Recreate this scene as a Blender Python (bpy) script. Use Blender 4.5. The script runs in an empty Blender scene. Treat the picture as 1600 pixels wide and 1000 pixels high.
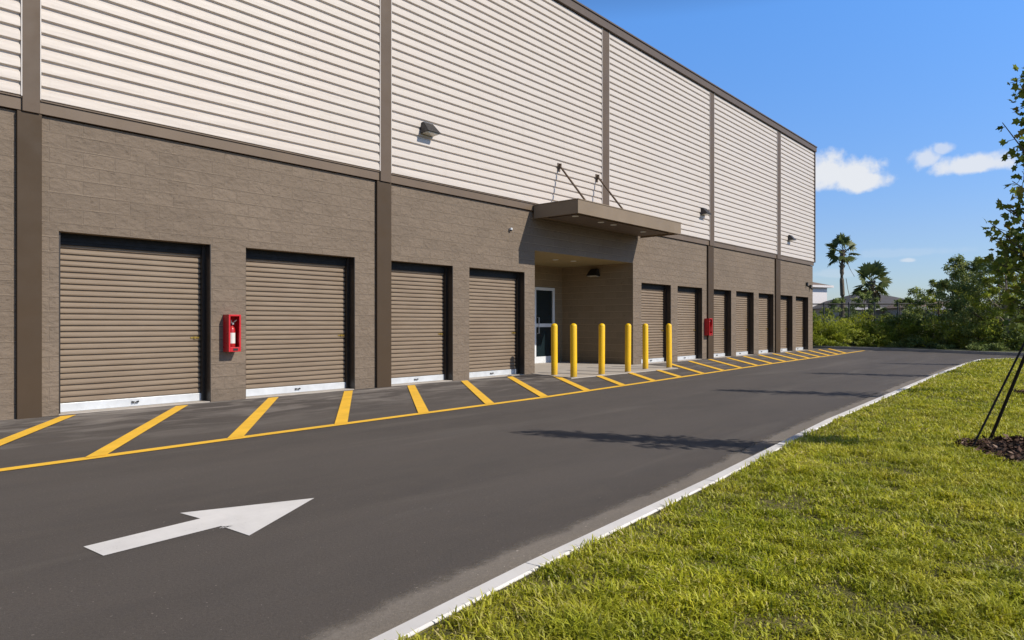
import bpy, bmesh, math, random
import numpy as np
from mathutils import Vector, Matrix
random.seed(7); rng = np.random.default_rng(7)
scene = bpy.context.scene; col = scene.collection
R = math.radians

# ---------------------------------------------------------------- camera
# world: X runs along the facade, the facade plane is Y=0, the lot lies at Y<0, Z is up
FPX = 1067.0; HC = 1.25; DIST = 10.81
TH = math.atan(932/1067.0); SN, CS = math.sin(TH), math.cos(TH)
cam = bpy.data.cameras.new('camera'); camo = bpy.data.objects.new('camera', cam); col.objects.link(camo)
camo.location = (0, -DIST, HC)
fwd = Vector((CS, SN, 0)); camo.rotation_euler = fwd.to_track_quat('-Z', 'Y').to_euler()
cam.sensor_width = 36; cam.lens = 36*FPX/1600; cam.shift_y = 6/1600
cam.clip_start = .05; cam.clip_end = 5000
scene.camera = camo
def pt(X, d, z=0):                       # metres right of and ahead of the viewpoint -> world
    return Vector((SN*X+CS*d, -DIST-CS*X+SN*d, z))
def G(x, y, z=0):                        # photograph measurement on a level plane -> world
    d = FPX*(HC-z)/(y-506); return pt((x-800)/FPX*d, d, z)
def W(x, y, D=DIST):                     # measurement on a plane parallel to the facade -> (s, z)
    den = 1304.3-.754*x
    return (.657*x+279)/den*D, HC+(506-y)*D/den

# ---------------------------------------------------------------- world, sun, exposure
sun_dir = Vector((.48, -1.4, 1.13)).normalized()
elev = math.asin(sun_dir.z); azi = math.atan2(sun_dir.x, sun_dir.y)
w = bpy.data.worlds.new('World'); scene.world = w; w.use_nodes = True
wn, wl = w.node_tree.nodes, w.node_tree.links; wn.clear()
def wnode(t, **k):
    n = wn.new(t)
    for a, b in k.items(): setattr(n, a, b)
    return n
def wmath(op, a, b=None, c=None, clamp=False):
    n = wnode('ShaderNodeMath', operation=op, use_clamp=clamp)
    for i, v in enumerate((a, b, c)):
        if v is None: continue
        if isinstance(v, (int, float)): n.inputs[i].default_value = v
        else: wl.new(v, n.inputs[i])
    return n.outputs[0]
sky = wnode('ShaderNodeTexSky', sky_type='NISHITA', sun_disc=False, sun_elevation=elev, sun_rotation=azi,
            altitude=0, air_density=1.0, dust_density=0.35, ozone_density=3.0)
sep0 = wnode('ShaderNodeSeparateXYZ'); tc0 = wnode('ShaderNodeTexCoord'); wl.new(tc0.outputs['Generated'], sep0.inputs[0])
ramp = wnode('ShaderNodeValToRGB'); wl.new(sep0.outputs[2], ramp.inputs[0])
for i_, (p_, c_) in enumerate([(0., (.50, .54, .66, 1)), (.12, (.68, .68, .80, 1)), (.40, (.95, 1.08, 1.28, 1)), (.52, (.34, .32, .32, 1)), (.8, (.16, .15, .15, 1))]):
    e_ = ramp.color_ramp.elements[i_] if i_ < 2 else ramp.color_ramp.elements.new(p_)
    e_.position = p_; e_.color = c_
grade = wnode('ShaderNodeMix', data_type='RGBA', blend_type='MULTIPLY'); grade.inputs[0].default_value = 1
wl.new(sky.outputs[0], grade.inputs[6]); wl.new(ramp.outputs[0], grade.inputs[7])
hs = wnode('ShaderNodeHueSaturation'); hs.inputs['Saturation'].default_value = 1.12; hs.inputs['Value'].default_value = 1.25
wl.new(grade.outputs[2], hs.inputs['Color'])
tc = wnode('ShaderNodeTexCoord')
nz = wnode('ShaderNodeTexNoise'); nz.inputs['Scale'].default_value = 27; nz.inputs['Detail'].default_value = 5; nz.inputs['Roughness'].default_value = .55
wl.new(tc.outputs['Generated'], nz.inputs['Vector'])
nz2 = wnode('ShaderNodeTexNoise'); nz2.inputs['Scale'].default_value = 11; nz2.inputs['Detail'].default_value = 4
wl.new(tc.outputs['Generated'], nz2.inputs['Vector'])
sx = wnode('ShaderNodeSeparateXYZ'); wl.new(tc.outputs['Generated'], sx.inputs[0])
total = None
# small fair-weather clouds: (bearing tangent, elevation tangent, half width, half height, opacity)
def cl(px, py, hw, hh, op): return ((px-800)/FPX, (506-py)/FPX, hw/FPX, hh/FPX, op)
for (a0, b0, ha, hb, op) in [cl(1318, 276, 68, 29, 1.0), cl(1300, 272, 50, 34, 1.0), cl(1340, 284, 60, 22, 1.), cl(1514, 260, 80, 20, .9), cl(1446, 246, 24, 28, .75),
                             cl(1470, 233, 22, 12, .6), cl(1418, 407, 16, 5, .55), cl(1300, 428, 60, 8, .18), cl(1420, 395, 120, 10, .12)]:
    fx = pt(a0, 1) - pt(0, 0); nrm = math.hypot(fx.x, fx.y); F = (fx.x/nrm, fx.y/nrm); Rt = (F[1], -F[0])
    dF = wmath('ADD', wmath('MULTIPLY', sx.outputs[0], F[0]), wmath('MULTIPLY', sx.outputs[1], F[1]))
    dR = wmath('ADD', wmath('MULTIPLY', sx.outputs[0], Rt[0]), wmath('MULTIPLY', sx.outputs[1], Rt[1]))
    u = wmath('DIVIDE', wmath('DIVIDE', dR, dF), ha/nrm**2)
    vv = wmath('DIVIDE', wmath('SUBTRACT', wmath('DIVIDE', sx.outputs[2], dF), b0/nrm), hb/nrm)
    # flat base, billowing top
    vv = wmath('MULTIPLY', vv, wmath('ADD', 1.0, wmath('MULTIPLY', wmath('LESS_THAN', vv, 0.0), .35)))
    r2 = wmath('ADD', wmath('MULTIPLY', u, u), wmath('MULTIPLY', vv, vv))
    e = wmath('SUBTRACT', 1.0, wmath('SQRT', r2))
    e = wmath('ADD', e, wmath('MULTIPLY', wmath('SUBTRACT', nz.outputs['Fac'], .5), 2.3))
    e = wmath('ADD', e, wmath('MULTIPLY', wmath('SUBTRACT', nz2.outputs['Fac'], .5), .8))
    m = wnode('ShaderNodeMapRange', interpolation_type='SMOOTHSTEP'); m.inputs['From Min'].default_value = 0.0; m.inputs['From Max'].default_value = .62
    wl.new(e, m.inputs['Value'])
    mm = wmath('MULTIPLY', wmath('MULTIPLY', m.outputs[0], op), wmath('GREATER_THAN', dF, .2))
    total = mm if total is None else wmath('MAXIMUM', total, mm)
mx = wnode('ShaderNodeMix', data_type='RGBA'); mx.inputs[7].default_value = (5.3, 5.5, 5.85, 1)
wl.new(total, mx.inputs[0]); wl.new(hs.outputs[0], mx.inputs[6])
bg = wnode('ShaderNodeBackground'); bg.inputs['Strength'].default_value = .15
wo = wnode('ShaderNodeOutputWorld'); wl.new(mx.outputs[2], bg.inputs[0]); wl.new(bg.outputs[0], wo.inputs[0])

sl = bpy.data.lights.new('sun', 'SUN'); sl.energy = 4.7; sl.angle = R(.5); sl.color = (1, .925, .82)
so = bpy.data.objects.new('sun', sl); col.objects.link(so)
so.rotation_euler = sun_dir.to_track_quat('Z', 'Y').to_euler(); so.location = (0, -30, 30)
scene.view_settings.view_transform = 'Standard'; scene.view_settings.look = 'None'
scene.view_settings.gamma = 1; scene.view_settings.exposure = 0.0

# ---------------------------------------------------------------- helpers
def tag(o, label=None, cat=None, group=None, kind=None):
    if label: o['label'] = label
    if cat: o['category'] = cat
    if group: o['group'] = group
    if kind: o['kind'] = kind
    return o
def empty(name, loc=(0, 0, 0), rz=0, **k):
    o = bpy.data.objects.new(name, None); col.objects.link(o); o.location = loc; o.rotation_euler.z = rz
    o.empty_display_size = .2
    return tag(o, **k)
class MB:
    def __init__(s): s.v = []; s.f = []
    def face(s, pts):
        b = len(s.v); s.v += [tuple(p) for p in pts]; s.f.append(tuple(range(b, b+len(pts))))
    def hexa(s, p):                                   # 8 points: bottom loop ccw, then top loop
        b = len(s.v); s.v += [tuple(q) for q in p]
        for f in ((3, 2, 1, 0), (4, 5, 6, 7), (0, 1, 5, 4), (1, 2, 6, 5), (2, 3, 7, 6), (3, 0, 4, 7)):
            s.f.append(tuple(b+i for i in f))
    def box(s, x0, x1, y0, y1, z0, z1):
        s.hexa([(x0, y0, z0), (x1, y0, z0), (x1, y1, z0), (x0, y1, z0), (x0, y0, z1), (x1, y0, z1), (x1, y1, z1), (x0, y1, z1)])
    def tube(s, pts, rad, n=8, cap=True):
        pts = [Vector(p) for p in pts]; rad = rad if isinstance(rad, (list, tuple)) else [rad]*len(pts)
        rings = []
        for i, p in enumerate(pts):
            t = (pts[min(i+1, len(pts)-1)]-pts[max(i-1, 0)])
            t = t.normalized() if t.length > 1e-9 else Vector((0, 0, 1))
            a = t.cross(Vector((0, 0, 1)));  a = a.normalized() if a.length > .05 else t.cross(Vector((1, 0, 0))).normalized()
            if a.x < -1e-6 and abs(t.z) > .9: a = -a
            c = t.cross(a); b = len(s.v)
            for k in range(n):
                an = 2*math.pi*k/n; s.v.append(tuple(p+(a*math.cos(an)+c*math.sin(an))*rad[i]))
            rings.append(b)
        for i in range(len(pts)-1):
            for k in range(n):
                s.f.append((rings[i]+k, rings[i]+(k+1) % n, rings[i+1]+(k+1) % n, rings[i+1]+k))
        if cap:
            s.f.append(tuple(rings[0]+k for k in range(n))[::-1]); s.f.append(tuple(rings[-1]+k for k in range(n)))
    def lathe(s, prof, c=(0, 0, 0), n=20):
        b = len(s.v)
        for (r, z) in prof:
            for k in range(n):
                a = 2*math.pi*k/n; s.v.append((c[0]+r*math.cos(a), c[1]+r*math.sin(a), c[2]+z))
        for i in range(len(prof)-1):
            for k in range(n):
                s.f.append((b+i*n+k, b+i*n+(k+1) % n, b+(i+1)*n+(k+1) % n, b+(i+1)*n+k))
        s.f.append(tuple(b+k for k in range(n))[::-1]); s.f.append(tuple(b+(len(prof)-1)*n+k for k in range(n)))
    def build(s, name, mat, parent=None, smooth=False, bevel=0, **k):
        me = bpy.data.meshes.new(name); me.from_pydata(s.v, [], s.f); me.materials.append(mat)
        bm = bmesh.new(); bm.from_mesh(me); bmesh.ops.recalc_face_normals(bm, faces=bm.faces)
        if bevel: bmesh.ops.bevel(bm, geom=list(bm.edges), offset=bevel, segments=2, affect='EDGES', profile=.5)
        bm.to_mesh(me); bm.free()
        if smooth:
            for p in me.polygons: p.use_smooth = True
        o = bpy.data.objects.new(name, me); col.objects.link(o); o.parent = parent
        if smooth and hasattr(me, 'set_sharp_from_angle'): me.set_sharp_from_angle(angle=R(40))
        return tag(o, **k)
def fastmesh(name, V, loops, counts, mat, parent=None, tint=None, **k):
    me = bpy.data.meshes.new(name); V = np.asarray(V, np.float32)
    me.vertices.add(len(V)); me.vertices.foreach_set('co', V.ravel())
    me.loops.add(len(loops)); me.loops.foreach_set('vertex_index', np.asarray(loops, np.int32))
    counts = np.asarray(counts, np.int32); starts = np.concatenate([[0], np.cumsum(counts)[:-1]]).astype(np.int32)
    me.polygons.add(len(counts)); me.polygons.foreach_set('loop_start', starts)
    me.update(calc_edges=True)
    if tint is not None:
        at = me.attributes.new('tint', 'FLOAT', 'POINT'); at.data.foreach_set('value', np.asarray(tint, np.float32))
    me.materials.append(mat)
    o = bpy.data.objects.new(name, me); col.objects.link(o); o.parent = parent
    return tag(o, **k)
def copy_tree(o, parent=None):
    c = o.copy(); col.objects.link(c); c.parent = parent
    for ch in list(o.children): copy_tree(ch, c)
    return c

# ---------------------------------------------------------------- materials
def newmat(name):
    m = bpy.data.materials.new(name); m.use_nodes = True; nt = m.node_tree
    b = nt.nodes['Principled BSDF']; return m, nt, b
def N(nt, t, ins=None, **k):
    n = nt.nodes.new(t)
    for a, v in k.items(): setattr(n, a, v)
    for a, v in (ins or {}).items():
        if hasattr(v, 'is_linked') or isinstance(v, bpy.types.NodeSocket): nt.links.new(v, n.inputs[a])
        else: n.inputs[a].default_value = v
    return n
def mixc(nt, fac, a, b, mode='MIX'):
    n = N(nt, 'ShaderNodeMix', {0: fac, 6: a, 7: b}, data_type='RGBA', blend_type=mode); return n.outputs[2]
def rng_(nt, v, a, b, c=0., d=1.):
    return N(nt, 'ShaderNodeMapRange', {'Value': v, 'From Min': a, 'From Max': b, 'To Min': c, 'To Max': d}).outputs[0]
def noise(nt, vec, scale, detail=3, rough=.5, dist=0.):
    return N(nt, 'ShaderNodeTexNoise', {'Vector': vec, 'Scale': scale, 'Detail': detail, 'Roughness': rough, 'Distortion': dist}).outputs['Fac']
def mapping(nt, vec, scale):
    return N(nt, 'ShaderNodeMapping', {'Vector': vec, 'Scale': scale}).outputs[0]
def objc(nt): return N(nt, 'ShaderNodeTexCoord').outputs['Object']
def c4(c): return (c[0], c[1], c[2], 1)

def painted(name, c, rough=.5, metal=0., var=.12, bump=.0, scale=6., c2=None):
    m, nt, b = newmat(name); oc = objc(nt)
    n1 = noise(nt, oc, scale, 4, .6)
    dark = tuple(x*(1-var) for x in c) if c2 is None else c2
    nt.links.new(mixc(nt, rng_(nt, n1, .3, .7), c4(dark), c4(c)), b.inputs['Base Color'])
    b.inputs['Roughness'].default_value = rough; b.inputs['Metallic'].default_value = metal
    nt.links.new(rng_(nt, noise(nt, oc, scale*3, 3), .3, .7, rough-.08, rough+.08), b.inputs['Roughness'])
    b.inputs['Specular IOR Level'].default_value = .25 if rough >= .48 else .5
    if bump:
        bp = N(nt, 'ShaderNodeBump', {'Height': noise(nt, oc, scale*8, 3), 'Strength': bump, 'Distance': .01})
        nt.links.new(bp.outputs[0], b.inputs['Normal'])
    return m
def block_mat(name, c, strength=1.):
    m, nt, b = newmat(name); oc = objc(nt)
    geo = N(nt, 'ShaderNodeNewGeometry'); sep = N(nt, 'ShaderNodeSeparateXYZ', {0: oc}); sn = N(nt, 'ShaderNodeSeparateXYZ', {0: geo.outputs['True Normal']})
    side = N(nt, 'ShaderNodeMath', {0: N(nt, 'ShaderNodeMath', {0: sn.outputs[0]}, operation='ABSOLUTE').outputs[0], 1: .5}, operation='GREATER_THAN').outputs[0]
    u = N(nt, 'ShaderNodeMix', {0: side, 2: sep.outputs[0], 3: sep.outputs[1]}, data_type='FLOAT').outputs[0]
    # hand-laid courses: the joints wander a few millimetres
    wob = N(nt, 'ShaderNodeMath', {0: noise(nt, oc, 5, 3), 1: .010}, operation='MULTIPLY').outputs[0]
    vz = N(nt, 'ShaderNodeMath', {0: sep.outputs[2], 1: wob}, operation='ADD').outputs[0]
    uu = N(nt, 'ShaderNodeMath', {0: u, 1: wob}, operation='ADD').outputs[0]
    vec = N(nt, 'ShaderNodeCombineXYZ', {0: uu, 1: vz, 2: 0.}).outputs[0]
    br = N(nt, 'ShaderNodeTexBrick', {'Vector': vec, 'Scale': 1., 'Mortar Size': .0075, 'Mortar Smooth': .3, 'Bias': 0., 'Brick Width': .4064, 'Row Height': .2032,
                                      'Color1': (0, 0, 0, 1), 'Color2': (1, 1, 1, 1), 'Mortar': (.5, .5, .5, 1)}, offset=.5, squash=1.)
    # per-block offset so that every split face breaks differently
    off = N(nt, 'ShaderNodeVectorMath', {0: oc, 1: N(nt, 'ShaderNodeVectorMath', {0: br.outputs['Color'], 1: (3, 7, 5)}, operation='MULTIPLY').outputs[0]}, operation='ADD').outputs[0]
    sc = mapping(nt, off, (1, 1, 1.7))
    n1 = noise(nt, sc, 4.2, 4, .55, .5); n2 = noise(nt, sc, 30, 5, .65); n3 = noise(nt, oc, .55, 3)
    vor = N(nt, 'ShaderNodeTexVoronoi', {'Vector': mapping(nt, off, (1, 1, 1.6)), 'Scale': 9.}, feature='F1').outputs['Distance']
    h = N(nt, 'ShaderNodeMath', {0: N(nt, 'ShaderNodeMath', {0: n1, 1: .85}, operation='MULTIPLY').outputs[0], 1: N(nt, 'ShaderNodeMath', {0: n2, 1: .16}, operation='MULTIPLY').outputs[0]}, operation='ADD').outputs[0]
    h = N(nt, 'ShaderNodeMath', {0: h, 1: N(nt, 'ShaderNodeMath', {0: vor, 1: .22}, operation='MULTIPLY').outputs[0]}, operation='ADD').outputs[0]
    inv = N(nt, 'ShaderNodeMath', {0: 1., 1: br.outputs['Fac']}, operation='SUBTRACT').outputs[0]
    h2 = N(nt, 'ShaderNodeMix', {0: br.outputs['Fac'], 2: h, 3: .35}, data_type='FLOAT').outputs[0]
    bp = N(nt, 'ShaderNodeBump', {'Height': h2, 'Strength': .9*strength, 'Distance': .042})
    nt.links.new(bp.outputs[0], b.inputs['Normal'])
    k1 = mixc(nt, rng_(nt, n3, .3, .7), c4([x*.90 for x in c]), c4([x*1.06 for x in c]))
    k1 = mixc(nt, .16, k1, mixc(nt, br.outputs['Color'], c4([x*.55 for x in c]), c4([x*1.3 for x in c])))
    k2 = mixc(nt, rng_(nt, n2, .35, .65, 0, .35), k1, c4([x*.70 for x in c]))
    pit = N(nt, 'ShaderNodeMath', {0: noise(nt, mapping(nt, off, (1, 1, 2.2)), 11, 3, .6), 1: .655}, operation='GREATER_THAN').outputs[0]
    k2 = mixc(nt, N(nt, 'ShaderNodeMath', {0: pit, 1: .5}, operation='MULTIPLY').outputs[0], k2, c4([x*.45 for x in c]))
    k3 = mixc(nt, N(nt, 'ShaderNodeMath', {0: br.outputs['Fac'], 1: .30}, operation='MULTIPLY').outputs[0], k2, c4([x*1.22 for x in c]))
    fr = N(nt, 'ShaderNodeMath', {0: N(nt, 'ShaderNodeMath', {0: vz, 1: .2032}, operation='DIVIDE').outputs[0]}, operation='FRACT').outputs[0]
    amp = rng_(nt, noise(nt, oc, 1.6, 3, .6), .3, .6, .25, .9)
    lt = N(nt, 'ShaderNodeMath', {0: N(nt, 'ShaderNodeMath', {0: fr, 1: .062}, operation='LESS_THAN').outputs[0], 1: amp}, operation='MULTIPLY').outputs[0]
    dk = N(nt, 'ShaderNodeMath', {0: N(nt, 'ShaderNodeMath', {0: fr, 1: .945}, operation='GREATER_THAN').outputs[0], 1: N(nt, 'ShaderNodeMath', {0: amp, 1: .75}, operation='MULTIPLY').outputs[0]}, operation='MULTIPLY').outputs[0]  # thin dark line under each joint: groove shadow painted into the block colour
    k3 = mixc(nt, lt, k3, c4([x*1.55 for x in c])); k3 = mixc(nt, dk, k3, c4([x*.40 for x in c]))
    # splash-back dirt above the paving
    base = N(nt, 'ShaderNodeMath', {0: rng_(nt, sep.outputs[2], .0, .35, 1., 0.), 1: rng_(nt, noise(nt, oc, 2.2, 4), .35, .7)}, operation='MULTIPLY').outputs[0]
    k3 = mixc(nt, N(nt, 'ShaderNodeMath', {0: base, 1: .45}, operation='MULTIPLY', use_clamp=True).outputs[0], k3, c4([x*.66 for x in c]))
    nt.links.new(k3, b.inputs['Base Color']); b.inputs['Roughness'].default_value = .93
    b.inputs['Specular IOR Level'].default_value = .25
    return m
M = {}
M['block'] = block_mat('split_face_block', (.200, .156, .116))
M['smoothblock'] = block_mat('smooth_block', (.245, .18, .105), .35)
def siding_mat():
    m, nt, b = newmat('siding'); oc = objc(nt)
    n1 = noise(nt, mapping(nt, oc, (.5, 1, 9)), 2.2, 5, .6); n2 = noise(nt, oc, .35, 3); n3 = noise(nt, mapping(nt, oc, (4, 1, .25)), 3., 4, .6)
    k = mixc(nt, rng_(nt, n1, .3, .75), (.575, .515, .455, 1), (.515, .455, .395, 1))
    k = mixc(nt, rng_(nt, n2, .35, .7, 0, .35), k, (.57, .525, .48, 1))
    k = mixc(nt, rng_(nt, n3, .58, .8, 0, .28), k, (.40, .35, .29, 1))
    nt.links.new(k, b.inputs['Base Color']); b.inputs['Roughness'].default_value = .5
    b.inputs['Specular IOR Level'].default_value = .35
    bp = N(nt, 'ShaderNodeBump', {'Height': noise(nt, mapping(nt, oc, (1.2, 1, 6)), 1.6, 4), 'Strength': .35, 'Distance': .02})
    nt.links.new(bp.outputs[0], b.inputs['Normal']); return m
M['siding'] = siding_mat()
M['trimwhite'] = painted('light_trim', (.62, .57, .52), .5)
M['brown'] = painted('brown_trim', (.165, .120, .082), .48, 0, .16, .06, 1.3)
M['pilasterlow'] = painted('lower_pilaster_paint', (.066, .043, .024), .65, 0, .12, .06, 1.3)
M['pilasterup'] = painted('upper_pilaster_paint', (.120, .086, .060), .6, 0, .16, .06, 1.3)
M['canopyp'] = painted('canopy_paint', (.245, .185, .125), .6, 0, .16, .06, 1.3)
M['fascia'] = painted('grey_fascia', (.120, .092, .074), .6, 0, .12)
M['roof'] = painted('roof_membrane', (.5, .5, .48), .8)
def curtain_mat():
    m, nt, b = newmat('door_curtain'); oc = objc(nt)
    n1 = noise(nt, mapping(nt, oc, (.8, 1, 12)), 3, 5, .6); n2 = noise(nt, oc, 1.1, 3)
    k = mixc(nt, rng_(nt, n1, .3, .7), (.195, .144, .100, 1), (.255, .194, .136, 1))
    k = mixc(nt, rng_(nt, n2, .4, .7, 0, .35), k, (.29, .228, .165, 1))
    nt.links.new(k, b.inputs['Base Color']); b.inputs['Roughness'].default_value = .5; b.inputs['Specular IOR Level'].default_value = .25; return m
M['curtain'] = curtain_mat()
M['jamb'] = painted('jamb_metal', (.036, .028, .022), .4, .2, .15)
M['headshade'] = painted('door_head_shade', (.010, .010, .010), .6, 0, .2)  # near-black colour imitating the lintel's shade on the curtain top
M['galv'] = painted('aluminium_bar', (.68, .70, .71), .42, .2, .18, .1, 5.)
M['brass'] = painted('brass', (.42, .28, .06), .35, .5)
M['black'] = painted('black_metal', (.018, .018, .018), .45)
M['bronze'] = painted('bronze_metal', (.045, .042, .042), .42, .3, .1)
M['lens'] = painted('lamp_lens', (.55, .52, .42), .25)
M['red'] = painted('red_plastic', (.55, .012, .018), .32, 0, .12)
M['redcyl'] = painted('red_cylinder', (.45, .02, .02), .25, 0, .1)
M['paper'] = painted('paper_label', (.75, .74, .70), .6)
M['steel'] = painted('steel', (.5, .5, .5), .35, .7)
M['whitemetal'] = painted('white_aluminium', (.72, .74, .75), .4)
M['concrete'] = painted('pad_concrete', (.50, .45, .39), .85, 0, .2, .2, 2.2)
M['curb'] = painted('curb_concrete', (.78, .76, .74), .8, 0, .22, .15, 1.6)
M['oldcurb'] = painted('far_curb_concrete', (.34, .33, .31), .85, 0, .3, .15, 1.6)
M['ceil'] = painted('soffit_paint', (.30, .235, .12), .7)
M['rust'] = painted('rod_metal', (.16, .115, .08), .6, .2, .3, .1, 9.)
M['strap'] = painted('black_strap', (.012, .011, .011), .6)
M['bark'] = painted('bark', (.15, .11, .08), .9, 0, .45, .5, 14.)
M['palmbark'] = painted('palm_bark', (.21, .17, .13), .95, 0, .5, .6, 9.)
M['palebark'] = painted('pale_bark', (.33, .27, .22), .95, 0, .3, .5, 9.)
M['housewhite'] = painted('white_render', (.72, .68, .66), .8)
M['housetan'] = painted('tan_render', (.45, .37, .30), .85)
M['shingle'] = painted('shingles', (.12, .115, .12), .9, 0, .25, .2, 3.)
M['shinglebrown'] = painted('brown_shingles', (.24, .18, .14), .9, 0, .25, .2, 3.)
M['winglass'] = painted('dark_pane', (.03, .035, .04), .08)
M['paintwhite'] = None
def glass_mat():
    m, nt, b = newmat('door_glass'); b.inputs['Base Color'].default_value = (.012, .022, .026, 1)
    b.inputs['Roughness'].default_value = .04; b.inputs['Specular IOR Level'].default_value = .6
    b.inputs['Alpha'].default_value = .93; return m
M['glass'] = glass_mat()
def bollard_mat():
    m, nt, b = newmat('yellow_sleeve'); oc = objc(nt)
    n = noise(nt, mapping(nt, oc, (3, 3, 1)), 5, 5, .6); sep = N(nt, 'ShaderNodeSeparateXYZ', {0: oc})
    k = mixc(nt, rng_(nt, n, .3, .75), (.90, .55, .002, 1), (.82, .47, .004, 1))
    grime = N(nt, 'ShaderNodeMath', {0: rng_(nt, sep.outputs[2], 0, .30, 1.1, 0), 1: noise(nt, oc, 14, 5)}, operation='MULTIPLY', use_clamp=True).outputs[0]
    k = mixc(nt, grime, k, (.25, .16, .04, 1))
    nt.links.new(k, b.inputs['Base Color']); b.inputs['Roughness'].default_value = .42; return m
M['bollard'] = bollard_mat()
def paint_mat(name, c, worn):
    m, nt, b = newmat(name); oc = objc(nt)
    n = noise(nt, oc, 60, 4, .7); n2 = noise(nt, oc, 3.2, 4, .6); n3 = noise(nt, oc, 220, 2)
    k = mixc(nt, rng_(nt, n2, .3, .7), c4(c), c4([x*.84 for x in c]))
    wear = N(nt, 'ShaderNodeMath', {0: rng_(nt, n, .60, .74), 1: rng_(nt, n2, .42, .66, 0, worn)}, operation='MULTIPLY', use_clamp=True).outputs[0]
    k = mixc(nt, wear, k, (.09, .08, .07, 1))
    nt.links.new(k, b.inputs['Base Color']); b.inputs['Roughness'].default_value = .7
    bp = N(nt, 'ShaderNodeBump', {'Height': n3, 'Strength': .25, 'Distance': .004}); nt.links.new(bp.outputs[0], b.inputs['Normal'])
    return m
M['ypaint'] = paint_mat('yellow_road_paint', (.98, .57, .045), .8)
M['wpaint'] = paint_mat('white_road_paint', (.78, .76, .74), .6)
def asphalt(name, c, extra=True):
    m, nt, b = newmat(name); oc = objc(nt)
    big = noise(nt, mapping(nt, oc, (.22, 1., 1)), .8, 5, .6, .4); mid = noise(nt, mapping(nt, oc, (1, 2.2, 1)), 1.7, 5, .6, .3)
    fine = noise(nt, oc, 62, 4, .75); fine2 = noise(nt, oc, 260, 2, .6)
    k = mixc(nt, rng_(nt, big, .32, .68), c4([x*.76 for x in c]), c4([x*1.16 for x in c]))
    k = mixc(nt, rng_(nt, mid, .35, .72, 0, .7), k, c4([c[0]*1.18, c[1]*1.15, c[2]*1.1]))
    k = mixc(nt, rng_(nt, fine, .38, .66, 0, .5), k, c4([x*.5 for x in c]))
    k = mixc(nt, rng_(nt, fine2, .62, .72, 0, .75), k, c4([x*2.8 for x in c]))
    k = mixc(nt, rng_(nt, noise(nt, oc, 48, 1, .5), .74, .77, 0, .7), k, c4([x*3 for x in c]))
    if extra:
        sep = N(nt, 'ShaderNodeSeparateXYZ', {0: oc})
        # dusty smears in front of the doors
        nr = rng_(nt, sep.outputs[1], -3.4, -.2, 0., 1.)
        sm = rng_(nt, noise(nt, mapping(nt, oc, (.55, 1.6, 1)), 1.4, 5, .62, .8), .47, .64)
        f = N(nt, 'ShaderNodeMath', {0: nr, 1: sm}, operation='MULTIPLY', use_clamp=True).outputs[0]
        k = mixc(nt, N(nt, 'ShaderNodeMath', {0: f, 1: .85}, operation='MULTIPLY').outputs[0], k, (.29, .26, .23, 1))
        sm2 = rng_(nt, noise(nt, mapping(nt, oc, (.13, 1.3, 1)), 1.1, 5, .6, .6), .56, .74, 0, .32)
        k = mixc(nt, sm2, k, (.20, .18, .155, 1))
    nt.links.new(k, b.inputs['Base Color']); b.inputs['Roughness'].default_value = .86
    hh = N(nt, 'ShaderNodeMath', {0: fine, 1: N(nt, 'ShaderNodeMath', {0: fine2, 1: .5}, operation='MULTIPLY').outputs[0]}, operation='ADD').outputs[0]
    bp = N(nt, 'ShaderNodeBump', {'Height': hh, 'Strength': .5, 'Distance': .006}); nt.links.new(bp.outputs[0], b.inputs['Normal'])
    return m
M['asphalt'] = asphalt('asphalt', (.088, .0755, .067))
M['gutter'] = asphalt('dusty_gutter', (.215, .19, .165), False)
_nt = M['gutter'].node_tree; _oc = objc(_nt); _at = N(_nt, 'ShaderNodeAttribute', attribute_name='tint').outputs['Fac']
_e = N(_nt, 'ShaderNodeMath', {0: _at, 1: N(_nt, 'ShaderNodeMath', {0: noise(_nt, _oc, 4, 6, .65), 1: .5}, operation='MULTIPLY').outputs[0]}, operation='ADD').outputs[0]
_nt.links.new(rng_(_nt, _e, .98, 1.22, 1., 0.), _nt.nodes['Principled BSDF'].inputs['Alpha'])
def leaf_mat(name, ca, cb, cc=None, trans=.35, rough=.5):
    m, nt, b = newmat(name); at = N(nt, 'ShaderNodeAttribute', attribute_name='tint')
    cr = N(nt, 'ShaderNodeValToRGB', {0: at.outputs['Fac']}); e = cr.color_ramp.elements
    e[0].color = c4(ca); e[1].color = c4(cb); e[0].position = 0; e[1].position = .8
    if cc: x = e.new(.93); x.color = c4(cc)
    nt.links.new(cr.outputs[0], b.inputs['Base Color']); b.inputs['Roughness'].default_value = rough
    b.inputs['Specular IOR Level'].default_value = .3
    tr = N(nt, 'ShaderNodeBsdfTranslucent', {'Color': cr.outputs[0]}); ms = N(nt, 'ShaderNodeMixShader', {0: trans, 1: b.outputs[0], 2: tr.outputs[0]})
    nt.links.new(ms.outputs[0], nt.nodes['Material Output'].inputs['Surface']); return m
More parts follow.
